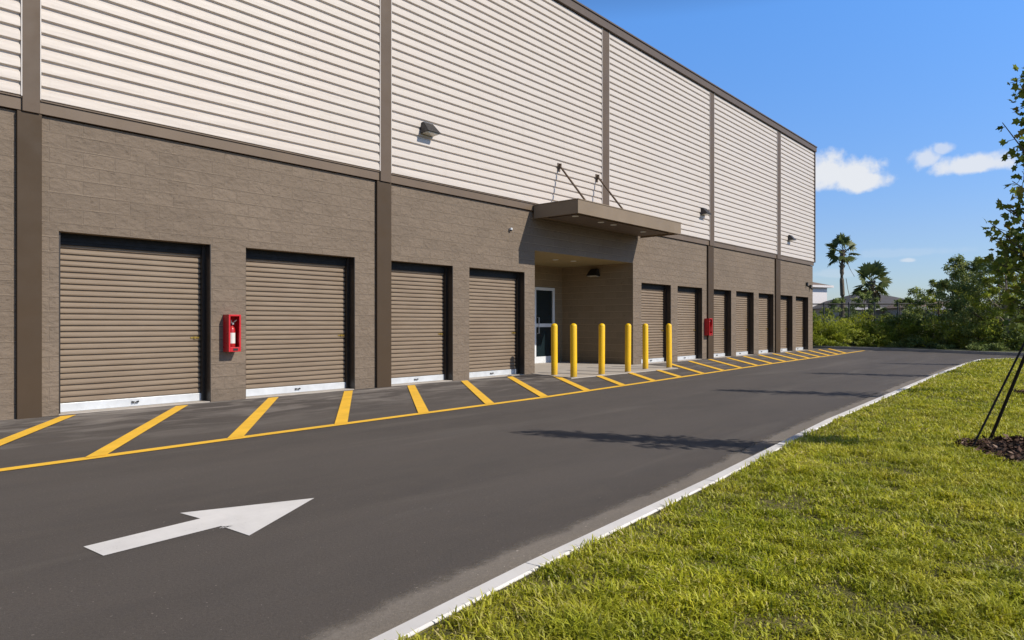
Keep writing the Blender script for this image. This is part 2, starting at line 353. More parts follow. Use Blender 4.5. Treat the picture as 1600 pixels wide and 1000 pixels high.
def grass_mat():
    m, nt, b = newmat('grass_blades'); at = N(nt, 'ShaderNodeAttribute', attribute_name='tint'); oc = objc(nt)
    cr = N(nt, 'ShaderNodeValToRGB', {0: at.outputs['Fac']}); e = cr.color_ramp.elements
    e[0].color = (.15, .19, .008, 1); e[1].color = (.82, .78, .07, 1); e[1].position = .78; e[0].position = 0
    x = e.new(.4); x.color = (.50, .52, .022, 1)
    x = e.new(.90); x.color = (.66, .60, .16, 1); x = e.new(.97); x.color = (.72, .60, .34, 1)
    p = rng_(nt, noise(nt, oc, .8, 4, .6), .35, .68); p2 = rng_(nt, noise(nt, oc, 3.1, 3, .6), .35, .68)
    k = mixc(nt, N(nt, 'ShaderNodeMath', {0: p, 1: .55}, operation='MULTIPLY').outputs[0], cr.outputs[0], (.60, .52, .07, 1))
    k = mixc(nt, N(nt, 'ShaderNodeMath', {0: p2, 1: .5}, operation='MULTIPLY').outputs[0], k, (.20, .27, .012, 1))
    nt.links.new(k, b.inputs['Base Color']); b.inputs['Roughness'].default_value = .5; b.inputs['Specular IOR Level'].default_value = .35
    tr = N(nt, 'ShaderNodeBsdfTranslucent', {'Color': k}); ms = N(nt, 'ShaderNodeMixShader', {0: .38, 1: b.outputs[0], 2: tr.outputs[0]})
    nt.links.new(ms.outputs[0], nt.nodes['Material Output'].inputs['Surface']); return m
M['grass'] = grass_mat()
def soil_mat(name, a, bcol, cc):
    m, nt, b = newmat(name); oc = objc(nt)
    k = mixc(nt, rng_(nt, noise(nt, oc, 1.1, 5, .6), .3, .7), c4(a), c4(bcol)); k = mixc(nt, rng_(nt, noise(nt, oc, 28, 4, .7), .42, .62), k, c4(cc))
    nt.links.new(k, b.inputs['Base Color']); b.inputs['Roughness'].default_value = .95
    bp = N(nt, 'ShaderNodeBump', {'Height': noise(nt, oc, 40, 4, .7), 'Strength': .8, 'Distance': .03}); nt.links.new(bp.outputs[0], b.inputs['Normal']); return m
M['lawnsoil'] = soil_mat('lawn_thatch', (.15, .145, .03), (.17, .14, .04), (.08, .075, .02))
M['ground'] = soil_mat('rough_ground', (.08, .10, .03), (.12, .11, .05), (.05, .06, .02))
M['mulch'] = leaf_mat('mulch_chips', (.035, .018, .012), (.13, .07, .045), (.32, .22, .16), 0., .85)
M['mulchsoil'] = soil_mat('mulch_bed', (.035, .02, .014), (.06, .035, .022), (.02, .012, .009))
M['leafmaple'] = leaf_mat('maple_leaf', (.07, .115, .02), (.25, .30, .045), (.30, .24, .045), .5)
M['leafdark'] = leaf_mat('dark_leaf', (.10, .15, .05), (.30, .36, .11), (.45, .46, .16), .45)
M['leafmid'] = leaf_mat('mid_leaf', (.13, .18, .03), (.42, .47, .06), (.58, .56, .13), .48)
M['leaflight'] = leaf_mat('bright_leaf', (.14, .19, .02), (.45, .49, .045), (.60, .60, .12), .45)
M['leafpalm'] = leaf_mat('palm_leaf', (.06, .09, .035), (.19, .23, .07), (.32, .30, .12), .3)
M['leafdry'] = leaf_mat('dry_frond', (.14, .10, .05), (.25, .19, .10), (.3, .24, .13), .2)

# ---------------------------------------------------------------- ground, road, lawn
o = MB(); o.face([(-1500, -1500, -.06), (2000, -1500, -.06), (2000, 2000, -.06), (-1500, 2000, -.06)])
o.build('ground', M['ground'], kind='structure')
road = MB(); road.face([(-40, -32, 0), (36.2, -32, 0), (36.8, 1.2, 0), (38, 9, 0), (38, 45, 0), (-40, 45, 0)])
road = road.build('road', M['asphalt'], kind='structure')
CURB = [(-14, -10.17), (-5, -9.33), (1.51, -8.77), (2.50, -8.68), (4.70, -8.55), (8.6, -8.24), (13.12, -8.03), (18, -7.81), (22.7, -7.66), (26.2, -7.62)]
arc = [(26.2+2.6*math.sin(a), -10.22+2.6*math.cos(a)) for a in [R(15*i) for i in range(1, 7)]]
CURB += arc + [(28.8, -16), (28.8, -31)]
def offset(pl, d):                       # to the right of travel
    out = []
    for i, p in enumerate(pl):
        a = Vector(pl[max(i-1, 0)]); b = Vector(pl[min(i+1, len(pl)-1)]); t = (b-a).normalized(); out.append((p[0]+t.y*d, p[1]-t.x*d))
    return out
def densify(pl, step):
    out = []
    for a, b in zip(pl[:-1], pl[1:]):
        n = max(1, int(math.dist(a, b)/step))
        for i in range(n): out.append((a[0]+(b[0]-a[0])*i/n, a[1]+(b[1]-a[1])*i/n))
    return out+[pl[-1]]
GZ = .108
def curb_mesh(pl, wd, h, name, mat, lab):
    # one cast run with a tooled joint every 1.5 m: bevelled lengths 6 mm apart, butted on a lower core
    m = MB(); acc = 0; run = densify(pl, 1.5)
    for a, b in zip(run[:-1], run[1:]):
        t = Vector((b[0]-a[0], b[1]-a[1])); L = t.length; t.normalize(); n = Vector((t.y, -t.x)); g = .004
        A = Vector(a)+t*g; B = Vector(b)-t*g
        sec = [(0, 0), (.012, h-.02), (.03, h), (wd-.008, h), (wd, h-.008), (wd, 0)]
        for (o1, z1), (o2, z2) in zip(sec[:-1], sec[1:]):
            p = [A+n*o1, B+n*o1, B+n*o2, A+n*o2]
            m.face([(p[0].x, p[0].y, z1), (p[1].x, p[1].y, z1), (p[2].x, p[2].y, z2), (p[3].x, p[3].y, z2)])
        for P in (A, B): m.face([(P.x+n.x*q, P.y+n.y*q, zz) for q, zz in sec])
    return m.build(name, mat, label=None, kind='structure')
curb_mesh(CURB, .112, .108, 'curb', M['curb'], None)
gl = MB(); a = densify(CURB, .4); b2 = offset(a, -.38)
ph = [rng.normal(0, .02) for _ in a]
for i in range(len(a)-1):
    w0 = 1+.06*math.sin(i*.37)+ph[i]; w1 = 1+.06*math.sin((i+1)*.37)+ph[i+1]
    def lp(p, q, t): return (p[0]+(q[0]-p[0])*t, p[1]+(q[1]-p[1])*t, .004)
    if a[i][0] < 27: gl.face([lp(a[i], b2[i], -.02), lp(a[i+1], b2[i+1], -.02), lp(a[i+1], b2[i+1], w1), lp(a[i], b2[i], w0)])
go = gl.build('gutter', M['gutter'], kind='structure')
at_ = go.data.attributes.new('tint', 'FLOAT', 'POINT'); at_.data.foreach_set('value', [0., 0., 1., 1.]*(len(gl.v)//4))
# lawn sheet behind the kerb
inner = offset(CURB, .105)
lw = MB(); lawn_poly = [p for p in inner] + [(-14, -31)]
lw.v = [(p[0], p[1], GZ-.012) for p in lawn_poly]; lw.f = [tuple(range(len(lawn_poly)))[::-1]]
lw.build('lawn', M['lawnsoil'], kind='structure')
def curb_y(x): return np.interp(x, [p[0] for p in inner[:10]], [p[1] for p in inner[:10]])

# markings are parts of the road
def strip(m, a, b, w, z=.004):
    a = Vector(a[:2]); b = Vector(b[:2]); t = (b-a).normalized(); n = Vector((-t.y, t.x))*w/2
    m.face([(*(a-n), z), (*(b-n), z), (*(b+n), z), (*(a+n), z)])
EDGE = [(-9, -3.9), (-3, -3.78), (1.5, -3.70), (4.1, -3.64), (9.2, -3.59), (13.17, -3.36), (17.5, -3.10), (21.6, -2.86), (25, -2.71), (28.7, -2.56), (34.7, -2.25)]
def edge_y(x): return float(np.interp(x, [p[0] for p in EDGE], [p[1] for p in EDGE]))
m = MB(); up = offset(EDGE, -.07); dn = offset(EDGE, .07)
for i in range(len(EDGE)-1): m.face([(*dn[i], .006), (*dn[i+1], .006), (*up[i+1], .006), (*up[i], .006)])
m.build('edge_line', M['ypaint'], road, label='long yellow edge line of the hatched strip')
outer = [2.25+1.377*i for i in range(-5, 24)]
for i, s in enumerate(outer):
    k = i-5
    yo = edge_y(s)+.02
    run = 2.27+(s-2.2)*.095; yi = -.2
    if s > 15: yi = -.25
    e = Vector((s+run, yi)); st = Vector((s, yo))
    t = e-st
    if 7.9 < s < 15.3:                       # these stop at the concrete pad
        ye = {6: -.25, 7: -.98, 8: -1.62, 9: -1.62, 10: -1.62, 11: -1.5}.get(k, -.2)
        if s > 14.8: ye = -1.62
        e = st+t*((ye-yo)/(yi-yo))
    if e.x > 37: continue
    m = MB(); tn = t.normalized()
    # square-cut on the wall side, mitred against the edge line
    wv = .155/abs(tn.y)/2
    m.face([(st.x-wv, st.y, .010), (st.x+wv, st.y, .010), (e.x+wv, e.y, .010), (e.x-wv, e.y, .010)])
    m.build('hatch_stripe', M['ypaint'], road)
m = MB(); m.v = [(*p, .004) for p in [(1.30, -6.49), (1.98, -6.43), (1.95, -6.20), (2.75, -6.53), (2.01, -7.0), (1.99, -6.69), (1.32, -6.74)]]
m.f = [(0, 1, 5, 6), (1, 2, 3), (1, 3, 5), (3, 4, 5)]
m.build('direction_arrow', M['wpaint'], road, label='white painted arrow pointing along the drive')
m = MB()
for _ in range(14):
    cx, cy = 2.02+rng.normal(0, .028), -6.735+rng.normal(0, .012); r = rng.uniform(.002, .008)
    m.face([(cx+r*math.cos(q)*1.6, cy+r*math.sin(q), .004) for q in np.linspace(0, 6.28, 7)[:-1]])
m.build('paint_spatter', M['wpaint'], road)

# concrete pad in front of the entrance
m = MB(); m.hexa([(12.62, -1.64, -.02), (17.95, -1.72, -.02), (17.93, 2.66, -.02), (13.24, 2.66, -.02)]+[(12.62, -1.64, .016), (17.95, -1.72, .016), (17.93, 2.66, .016), (13.24, 2.66, .016)])
m = MB(); P = [(13.12, -.006), (12.60, -1.60), (17.45, -1.74), (18.35, -.006)]
m.hexa([(*p, -.02) for p in P]+[(*p, .016) for p in P]); m.box(13.24, 17.93, -.006, 2.66, -.02, .016)
m.build('entrance_pad', M['concrete'], kind='structure')

# ---------------------------------------------------------------- the building
B = empty('storage_building', (0, 0, 0), label='long two storey storage building with tan block base, cream ribbed siding and roll-up doors', cat='building')
S0, S1 = -9., 34.55; ZB = 4.05; ZS = 4.24; ZT = 9.60; ZR = 9.82; DEEP = 24
HD = 2.52
doors_px = [(90, 328), (382.5, 553.3), (607.5, 706.5), (732, 818.5), (1000.9, 1047), (1057.4, 1095.9), (1112, 1141.2), (1148.9, 1176.4), (1184, 1207.4), (1217.5, 1236.9), (1242, 1261.5)]
doors = [(W(a, 506)[0], W(b, 506)[0]) for a, b in doors_px]
doors = [(-4.6, -2.5), (-1.5, .6)] + doors
REC = (13.24, 17.93, 3.085)
holes = [(a, b, 0, HD) for a, b in doors]+[(REC[0], REC[1], 0, REC[2])]
RD = .24
def block_wall():
    m = MB(); xs = sorted({S0, S1, *[h[0] for h in holes], *[h[1] for h in holes]}); zs = [-.05, HD, REC[2], ZB]
    for x0, x1 in zip(xs[:-1], xs[1:]):
        for z0, z1 in zip(zs[:-1], zs[1:]):
            c = ((x0+x1)/2, (z0+z1)/2)
            if any(h[0] < c[0] < h[1] and c[1] < h[3] for h in holes): continue
            m.face([(x0, 0, z0), (x1, 0, z0), (x1, 0, z1), (x0, 0, z1)])
    for (x0, x1, z0, z1) in holes[:-1]:
        m.face([(x0, 0, -.05), (x0, .4, -.05), (x0, .4, z1), (x0, 0, z1)]); m.face([(x1, 0, -.05), (x1, .4, -.05), (x1, .4, z1), (x1, 0, z1)])
        m.face([(x0, 0, z1), (x1, 0, z1), (x1, .4, z1), (x0, .4, z1)])
    m.face([(S0, 0, -.05), (S0, DEEP, -.05), (S0, DEEP, ZB), (S0, 0, ZB)]); m.face([(S1, 0, -.05), (S1, DEEP, -.05), (S1, DEEP, ZB), (S1, 0, ZB)])
    m.face([(S0, DEEP, -.05), (S1, DEEP, -.05), (S1, DEEP, ZT), (S0, DEEP, ZT)])
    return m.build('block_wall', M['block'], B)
block_wall()
# entrance recess
DW = (16.45, 17.50); DH = 2.40; RY = 2.67
m = MB()
m.face([(REC[0], 0, 0), (REC[0], RY, 0), (REC[0], RY, REC[2]), (REC[0], 0, REC[2])])
m.face([(REC[1], 0, 0), (REC[1], RY, 0), (REC[1], RY, REC[2]), (REC[1], 0, REC[2])])
for (x0, x1, z0, z1) in [(REC[0], DW[0], 0, REC[2]), (DW[1], REC[1], 0, REC[2]), (DW[0], DW[1], DH, REC[2])]:
    m.face([(x0, RY, z0), (x1, RY, z0), (x1, RY, z1), (x0, RY, z1)])
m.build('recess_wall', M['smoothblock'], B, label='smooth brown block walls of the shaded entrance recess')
m = MB(); m.face([(REC[0], 0, REC[2]), (REC[1], 0, REC[2]), (REC[1], RY, REC[2]), (REC[0], RY, REC[2])]); m.build('recess_ceiling', M['ceil'], B)
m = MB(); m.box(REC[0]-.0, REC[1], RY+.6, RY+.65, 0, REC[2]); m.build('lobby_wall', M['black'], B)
def downlight(p, parent):
    m = MB(); m.lathe([(.085, 0), (.085, -.012), (.065, -.014), (.06, -.004), (.0, -.004)], p, 16)
    d = m.build('downlight', M['whitemetal'], parent, smooth=True); return d
for (px, py) in [(868, 405.4), (896, 407.6)]:
    g = G(px, py, REC[2]); downlight((g.x, max(.3, g.y), REC[2]-.001), B)
# door of the recess: aluminium frame and two dark panes
ed = MB(); fy0, fy1 = RY-.03, RY+.07
for (x0, x1, z0, z1) in [(DW[0], DW[0]+.10, .016, DH), (DW[1]-.10, DW[1], .016, DH), (DW[0]+.10, DW[1]-.10, DH-.09, DH), (DW[0]+.10, DW[1]-.10, 1.15, 1.26), (DW[0]+.10, DW[1]-.10, .016, .22)]:
    ed.box(x0, x1, fy0, fy1, z0, z1)
ed = ed.build('entrance_door', M['whitemetal'], B, bevel=.004, label='white aluminium framed entrance door with two dark glass panes')
for z0, z1 in ((.22, 1.15), (1.26, DH-.09)):
    m = MB(); m.box(DW[0]+.10, DW[1]-.10, RY+.005, RY+.02, z0, z1); m.build('glass_pane', M['glass'], ed)
m = MB(); m.tube([(DW[0]+.16, RY-.03, .95), (DW[0]+.16, RY-.09, .95), (DW[0]+.16, RY-.09, 1.45), (DW[0]+.16, RY-.03, 1.45)], .014, 8); m.build('door_handle', M['steel'], ed, smooth=True)

# base/middle band, pilasters, siding, parapet
def sx_(px): return W(px, 506)[0]
cols = [(sx_(22.5), sx_(61.5), sx_(30), sx_(57.5)), (sx_(585), sx_(607.3), sx_(589), sx_(605.5)), (None, None, sx_(936), sx_(946.5)),
        (sx_(1103), sx_(1111.5), sx_(1104.3), sx_(1111)), (sx_(1209), sx_(1216), sx_(1210), sx_(1215.3))]
cols = [(-4.6+.0+.0-.9, -5.1, -5.45, -5.15)]+cols
cols[0] = (-5.5, -5.12, -5.43, -5.17)
for c in cols:
    if c[0] is not None:
        m = MB(); m.box(c[0], c[1], -.062, -.001, -.04, ZB-.002); m.build('pilaster', M['pilasterlow'], B, bevel=.006)
    m = MB(); m.box(c[2], c[3], -.090, -.003, (ZB if c[0] is not None else ZS-.0)-.001, ZR-.24); m.build('pilaster', M['pilasterup'], B, bevel=.005)
edges = [S0]+[e for c in cols for e in (c[2], c[3])]+[S1]
spans = [(edges[i], edges[i+1]) for i in range(0, len(edges), 2)]
CAN = (13.11, 18.24)
for (a, b) in spans:
    # the band between block and siding, with a drip lip
    m = MB(); m.box(a, b, -.055, -.0015, ZB+.012, ZS-.02); m.box(a, b, -.075, -.0015, ZS-.018, ZS-.004); m.build('band_course', M['brown'], B)
    # ribbed siding, real profile
    m = MB(); p = (ZT-ZS)/30.; prof = [(-.047, ZS-.002)]
    for k in range(30):
        z = ZS+k*p
        prof += [(-.043, z+.002), (-.079, z+.012), (-.081, z+.016), (-.078, z+.070), (-.073, z+.128), (-.043, z+p*.89)]
    prof += [(-.047, ZT)]
    gap = .018; xa, xb = a+gap+.0, b-gap-.0
    nseg = max(2, int((xb-xa)/1.2)); base = 0
    for i in range(nseg+1):
        x = xa+(xb-xa)*i/nseg
        for (y, z) in prof: m.v.append((x, y, z))
    n = len(prof)
    for i in range(nseg):
        for k in range(n-1): m.f.append((i*n+k, (i+1)*n+k, (i+1)*n+k+1, i*n+k+1))
    m.build('siding_panel', M['siding'], B)
    m = MB(); m.face([(a, -.012, ZS-.003), (b, -.012, ZS-.003), (b, -.012, ZT), (a, -.012, ZT)]); m.build('backing_sheet', M['brown'], B)
    m = MB(); m.box(a+.001, a+.014, -.092, -.014, ZS, ZT-.003)
    m.build('edge_trim', M['trimwhite'], B)
    m = MB(); m.box(b-.014, b-.001, -.092, -.014, ZS, ZT-.003); m.build('edge_trim', M['trimwhite'], B)
m = MB(); m.box(S1-.02, S1+.09, -.11, .1, ZS-.02, ZT-.002); m.build('corner_trim', M['fascia'], B)
m = MB(); m.face([(S1+.01, .1, ZB), (S1+.01, DEEP, ZB), (S1+.01, DEEP, ZT), (S1+.01, .1, ZT)]); m.build('end_siding', M['siding'], B)
m = MB(); m.face([(S0, 0, ZB), (S0, DEEP, ZB), (S0, DEEP, ZT), (S0, 0, ZT)]); m.build('end_siding', M['siding'], B)
m = MB(); m.box(S0-.02, S1+.12, -.15, -.004, ZT-.02, ZR-.03); m.box(S1+.013, S1+.12, -.002, DEEP, ZT-.02, ZR-.03)
m.box(S0-.03, S1+.14, -.18, .2, ZR-.028, ZR+.012); m.build('parapet_fascia', M['fascia'], B)
m = MB(); m.face([(S0, .0, ZT+.05), (S1, .0, ZT+.05), (S1, DEEP, ZT+.05), (S0, DEEP, ZT+.05)]); m.build('roof', M['roof'], B)

# roll-up doors: one mesh for the curtain, children for bar, frame, latch
PIT = .0838
def rollup(x0, x1, latch=True):
    root = MB(); y = RD; zb = .128; zt = HD+.05; n = int((zt-zb)/PIT)+1; prof = []
    for k in range(n):
        z = zb+k*PIT
        prof += [(y+.032, z), (y+.032, z+.013), (y+.002, z+.017), (y-.002, z+.036), (y, z+.062), (y+.012, z+.078)]
    nn = len(prof); nseg = 6
    for i in range(nseg+1):
        x = x0+.04+(x1-x0-.08)*i/nseg; bow = .004*math.sin(math.pi*i/nseg)
        for (yy, z) in prof: root.v.append((x, yy-bow, z))
    for i in range(nseg):
        for k in range(nn-1): root.f.append((i*nn+k, (i+1)*nn+k, (i+1)*nn+k+1, i*nn+k+1))
    d = root.build('roll_up_door', M['curtain'], B, smooth=False)
    m = MB(); m.box(x0+.03, x1-.05, y-.025, y+.03, .014, .135)
    bb = m.build('bottom_bar', M['galv'], d, bevel=.004)
    m = MB(); cx = (x0+x1)/2
    for dx in (-.035, .03): m.lathe([(.018, 0), (.018, .02), (.0, .02)], (cx+dx, y-.045, .07), 8)
    m.tube([(cx-.05, y-.03, .09), (cx, y-.055, .07), (cx+.045, y-.03, .09)], .007, 6); m.build('lift_handle', M['black'], d)
    m = MB(); m.box(x1-.014, x1-.001, .001, RD+.06, .0, HD-.002); m.box(x1-.062, x1-.0145, RD-.07, RD+.06, .0, HD-.002); 
    
    m.build('jamb', M['jamb'], d)
    m = MB(); m.box(x0+.002, x0+.035, .06, RD+.06, .0, HD-.002); m.build('jamb', M['jamb'], d)
    m = MB(); m.box(x0+.036, x1-.063, RD-.035, RD-.012, HD-.16, HD-.115); m.box(x0+.036, x1-.063, RD-.045, RD-.012, HD-.114, HD-.06); m.box(x0+.036, x1-.063, RD-.05, RD-.012, HD-.059, HD-.003); m.build('head_shade_strip', M['headshade'], d)  # added dark ribbed strip that deepens the shade under the lintel
    m = MB(); m.box(x0+.002, x1-.002, .005, RD+.4, -.03, .012); m.build('sill', M['concrete'], d)
    if latch:
        m = MB(); z = 1.03; m.box(x1-.22, x1-.075, y-.012, y-.004, z-.012, z+.012); m.box(x1-.17, x1-.14, y-.024, y-.011, z-.018, z+.018)
        m.tube([(x1-.12, y-.02, z-.005), (x1-.12, y-.045, z-.02), (x1-.12, y-.02, z-.035)], .006, 6); m.build('latch', M['brass'], d)
    return d
for (a, b) in doors: rollup(a, b)

# entrance canopy: part of the building, its pieces one level down
cz0, cz1, cd = 3.86, 4.18, 1.42
m = MB(); m.box(CAN[0]+.02, CAN[1]-.02, -cd+.02, -.08, cz0+.045, cz1-.02)
can = m.build('canopy', M['brown'], B, label='flat brown metal canopy over the entrance hung from two rods')
m = MB(); m.box(CAN[0], CAN[1], -cd, -cd+.015, cz0, cz1); m.box(CAN[0], CAN[0]+.015, -cd+.0155, -.0765, cz0, cz1); m.box(CAN[1]-.015, CAN[1], -cd+.0155, -.0765, cz0, cz1)
m.box(CAN[0]-.012, CAN[1]+.012, -cd-.012, -.0765, cz1+.001, cz1+.022); m.build('canopy_fascia', M['canopyp'], can)
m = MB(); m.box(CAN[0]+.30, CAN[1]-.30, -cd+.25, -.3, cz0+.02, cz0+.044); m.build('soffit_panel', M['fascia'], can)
for (px, py) in [(899, 337.5), (939, 347), (958.6, 351), (1005, 362)]:
    g = G(px, py, cz0+.02); downlight((min(max(g.x, 13.5), 18), min(max(g.y, -1.22), -.4), cz0+.021), can)
for s in (14.12, 15.86):
    zt = 5.36; e = (s-.16, -1.12, cz1+.02)
    m = MB(); m.tube([(s, -.10, zt), e], .026, 8); m.box(s-.05, s+.05, -.10, -.082, zt-.16, zt+.05); m.box(s-.012, s+.012, -.17, -.10, zt-.10, zt+.03)
    m.box(e[0]-.05, e[0]+.05, -1.2, -1.04, cz1+.023, cz1+.035); m.build('tie_rod', M['rust'], can)
# small sensor and cable clip on the wall
s_, z_ = W(795, 360)
t = empty('security_camera', (s_, -.0, z_), label='small white dome security camera on the block wall left of the canopy', cat='camera'); t.scale = (.62,)*3
m = MB(); m.lathe([(.055, .05), (.06, 0), (.055, -.03), (.0, -.03)], (0, -.075, .04), 14); m.box(-.03, .03, -.03, -.002, -.01, .09); m.build('housing', M['whitemetal'], t, smooth=True)
m = MB(); m.lathe([(.048, 0), (.042, -.03), (.022, -.05), (.0, -.055)], (0, -.075, .009), 14); m.build('dome', M['black'], t, smooth=True)

# wall lamps
def wall_lamp(loc, rz, lab, mat='bronze', grp='wedge wall lamps on the siding'):
    t = empty('wall_lamp', loc, rz, label=lab, cat='lamp', group=grp)
    w_, hh, dp = .19, .24, .26
    m = MB(); z0, z1 = -hh/2, hh/2
    m.hexa([(-w_+.01, -dp, z0+.02), (w_-.01, -dp, z0+.02), (w_, 0, z0), (-w_, 0, z0), (-w_+.06, -.06, z1), (w_-.06, -.06, z1), (w_-.05, 0, z1), (-w_+.05, 0, z1)])
    m.build('housing', M[mat], t, bevel=.008)
    m = MB(); m.box(-w_+.04, w_-.04, 0.001, .06, z0+.03, z1-.03); m.build('back_box', M[mat], t)
    m = MB(); m.hexa([(-w_+.04, -dp+.04, z0-.001), (w_-.04, -dp+.04, z0-.001), (w_-.04, -.04, z0-.012), (-w_+.04, -.04, z0-.012)]+[(-w_+.04, -dp+.04, z0+.016), (w_-.04, -dp+.04, z0+.016), (w_-.04, -.04, z0+.006), (-w_+.04, -.04, z0+.006)])
    m.build('lens', M['lens'], t); return t
for px, py, lab in [(661, 203, 'dark wedge wall lamp on cream siding nearest the viewer, right of the second pilaster'),
                    (1093.5, 331, 'dark wedge wall lamp on cream siding just right of the entrance canopy'),
                    (1229, 372, 'smallest wedge wall lamp on the last siding bay at the far end')]:
    s, z = W(px, py); wall_lamp((s, -.082, z), 0, lab)
wall_lamp((REC[1]-.001, 1.37, 2.86), -math.pi/2, 'black wall lamp high on the side wall inside the entrance recess', 'black', None)
for nm, px, py in [(0, 1258, 444), (1, 1263.5, 448)]:
    s, z = W(px, py)
    m = MB(); m.box(-.05, .05, -.09, -.002, -.08, .08); m.tube([(0, -.05, -.08), (0, -.14, -.13)], .035, 8)
    o_ = m.build('junction_box', M['black'], None, label=('small black box high on the block wall near its far corner', 'small black box right beside the far corner edge of the block wall')[nm], cat='junction box')
    o_.location = (s, 0, z)

# fire extinguisher cabinets (each with its extinguisher standing inside)
def cabinet(x0, x1, z0, z1, lab, lab2, grp):
    w_, h, dp = x1-x0, z1-z0, .175
    t = empty('extinguisher_cabinet', (x0, -.002, z0), label=lab, cat='fire cabinet', group='red fire extinguisher cabinets')
    m = MB(); k = .012
    m.box(0, k, -dp, 0, 0, h); m.box(w_-k, w_, -dp, 0, 0, h); m.box(k, w_-k, -dp, 0, 0, k); m.box(k, w_-k, -dp, 0, h-k, h); m.box(k, w_-k, -k, 0, k, h-k)
    m.build('housing', M['red'], t)
    m = MB(); f = .028
    for (a, b, c, d) in [(0, f, 0, h), (w_-f, w_, 0, h), (f, w_-f, h-f, h), (f, w_-f, 0, f*2.6)]: m.box(a, b, -dp-.018, -dp-.001, c, d)
    m.build('door_frame', M['red'], t, bevel=.003)
    m = MB(); m.box(w_*.36, w_*.74, -dp-.024, -dp-.019, .018, .055); m.build('name_plate', M['black'], t)
    e = empty('fire_extinguisher', (x0+w_*.5, -.085, z0+k+.002), label=lab2, cat='fire extinguisher', group='fire extinguishers in their cabinets')
    m = MB(); m.lathe([(.05, 0), (.055, .015), (.055, .34), (.045, .375), (.02, .40), (.018, .42)], (0, 0, 0), 18); m.build('cylinder', M['redcyl'], e, smooth=True)
    m = MB(); m.lathe([(.0556, 0), (.0556, .17), (.0556, .171)], (0, 0, .12), 18); m.build('paper_label', M['paper'], e, smooth=True)
    m = MB(); m.box(-.013, .013, -.05, .03, .425, .45); m.tube([(0, .0, .45), (.03, -.04, .47), (.06, -.05, .50)], .007, 6); m.tube([(-.01, 0, .45), (-.02, -.02, .49)], .009, 6); m.build('handle', M['steel'], e)
    m = MB(); m.tube([(-.01, 0, .43), (-.05, -.03, .43), (-.066, -.02, .34), (-.064, -.01, .15), (-.058, 0, .08)], .009, 8); m.build('hose', M['black'], e, smooth=True)
# first cabinet: pier between door one and two
cabinet(5.255, 5.46, .80, 1.40, 'red fire extinguisher cabinet on the block pier between the two nearest roll-up doors', 'red fire extinguisher inside the nearest red cabinet', 1)
s = W(1099.5, 506)[0]
cabinet(s-.02, s+.23, .84, 1.44, 'far red fire extinguisher cabinet mounted beside the pilaster beyond the bollards', 'red fire extinguisher inside the far red cabinet beside the pilaster', 2)

# ---------------------------------------------------------------- bollards
def make_bollard():
    t = empty('bollard'); t['category'] = 'bollard'; t['group'] = 'yellow bollards guarding the entrance'
    m = MB(); r = .078; H = 1.25
    prof = [(r, 0), (r, H-r*.8)]+[(r*math.cos(a), H-r*.8+r*.8*math.sin(a)) for a in [R(15*i) for i in range(1, 6)]]+[(.004, H)]
    m.lathe(prof, (0, 0, .012), 28); m.build('sleeve', M['bollard'], t, smooth=True)
    m = MB(); m.lathe([(r+.006, 0), (r+.006, .018), (r-.002, .022)], (0, 0, .006), 28); m.build('base_collar', M['concrete'], t, smooth=True); return t
b0 = make_bollard()
bl = ['yellow bollard standing back by the left wall corner of the entrance, leftmost of the six',
      'yellow bollard at the front left corner of the concrete pad, second from the left',
      'third yellow bollard from the left, in front of the middle of the shaded recess',
      'yellow bollard in front of the right jamb of the entrance recess, fourth from the left',
      'yellow bollard in front of the first roll-up door past the entrance, fifth from the left',
      'rightmost of the six yellow bollards, at the far end of the concrete pad']
for i, (s, y) in enumerate([(13.02, -.79), (12.80, -1.52), (13.98, -1.50), (15.14, -1.53), (16.42, -1.30), (17.38, -1.50)]):
    t = b0 if i == 0 else copy_tree(b0); t.location = (s, y, .0); t['label'] = bl[i]; t.rotation_euler = (R(rng.normal(0, .25)), R(rng.normal(0, .25)), rng.uniform(0, 6))

# ---------------------------------------------------------------- vegetation helpers
LEAF = {'rhomb': [(0, 0), (.5, .35), (0, 1), (-.5, .35)], 'narrow': [(0, 0), (.5, .4), (0, 1), (-.5, .4)],
        'maple': [(0, 0), (.18, .12), (.5, .1), (.42, .35), (.62, .62), (.25, .66), (0, 1), (-.25, .66), (-.62, .62), (-.42, .35), (-.5, .1), (-.18, .12)]}
def leaves(name, P, size, mat, parent=None, shape='rhomb', aspect=.6, up=.3, tint=None, dirs=None, **k):
    P = np.asarray(P, float); n = len(P); sh = np.array(LEAF[shape]); q = len(sh)
    nrm = rng.normal(size=(n, 3)); nrm[:, 2] = np.abs(nrm[:, 2])+up; nrm /= np.linalg.norm(nrm, axis=1)[:, None]
    d = rng.normal(size=(n, 3)) if dirs is None else dirs+rng.normal(size=(n, 3))*.35
    d -= nrm*(d*nrm).sum(1)[:, None]; d /= np.linalg.norm(d, axis=1)[:, None]+1e-9
    e = np.cross(nrm, d); sz = size*rng.uniform(.6, 1.3, n)
    V = P[:, None, :]+(d[:, None, :]*sh[None, :, 1:2]+e[:, None, :]*sh[None, :, 0:1]*aspect)*sz[:, None, None]
    # fold/curl
    V += nrm[:, None, :]*(-(sh[None, :, 1:2]-.4)**2*.35)*sz[:, None, None]
    t = rng.uniform(0, 1, n) if tint is None else tint
    return fastmesh(name, V.reshape(-1, 3), np.arange(n*q), np.full(n, q), mat, parent, np.repeat(t, q), **k)
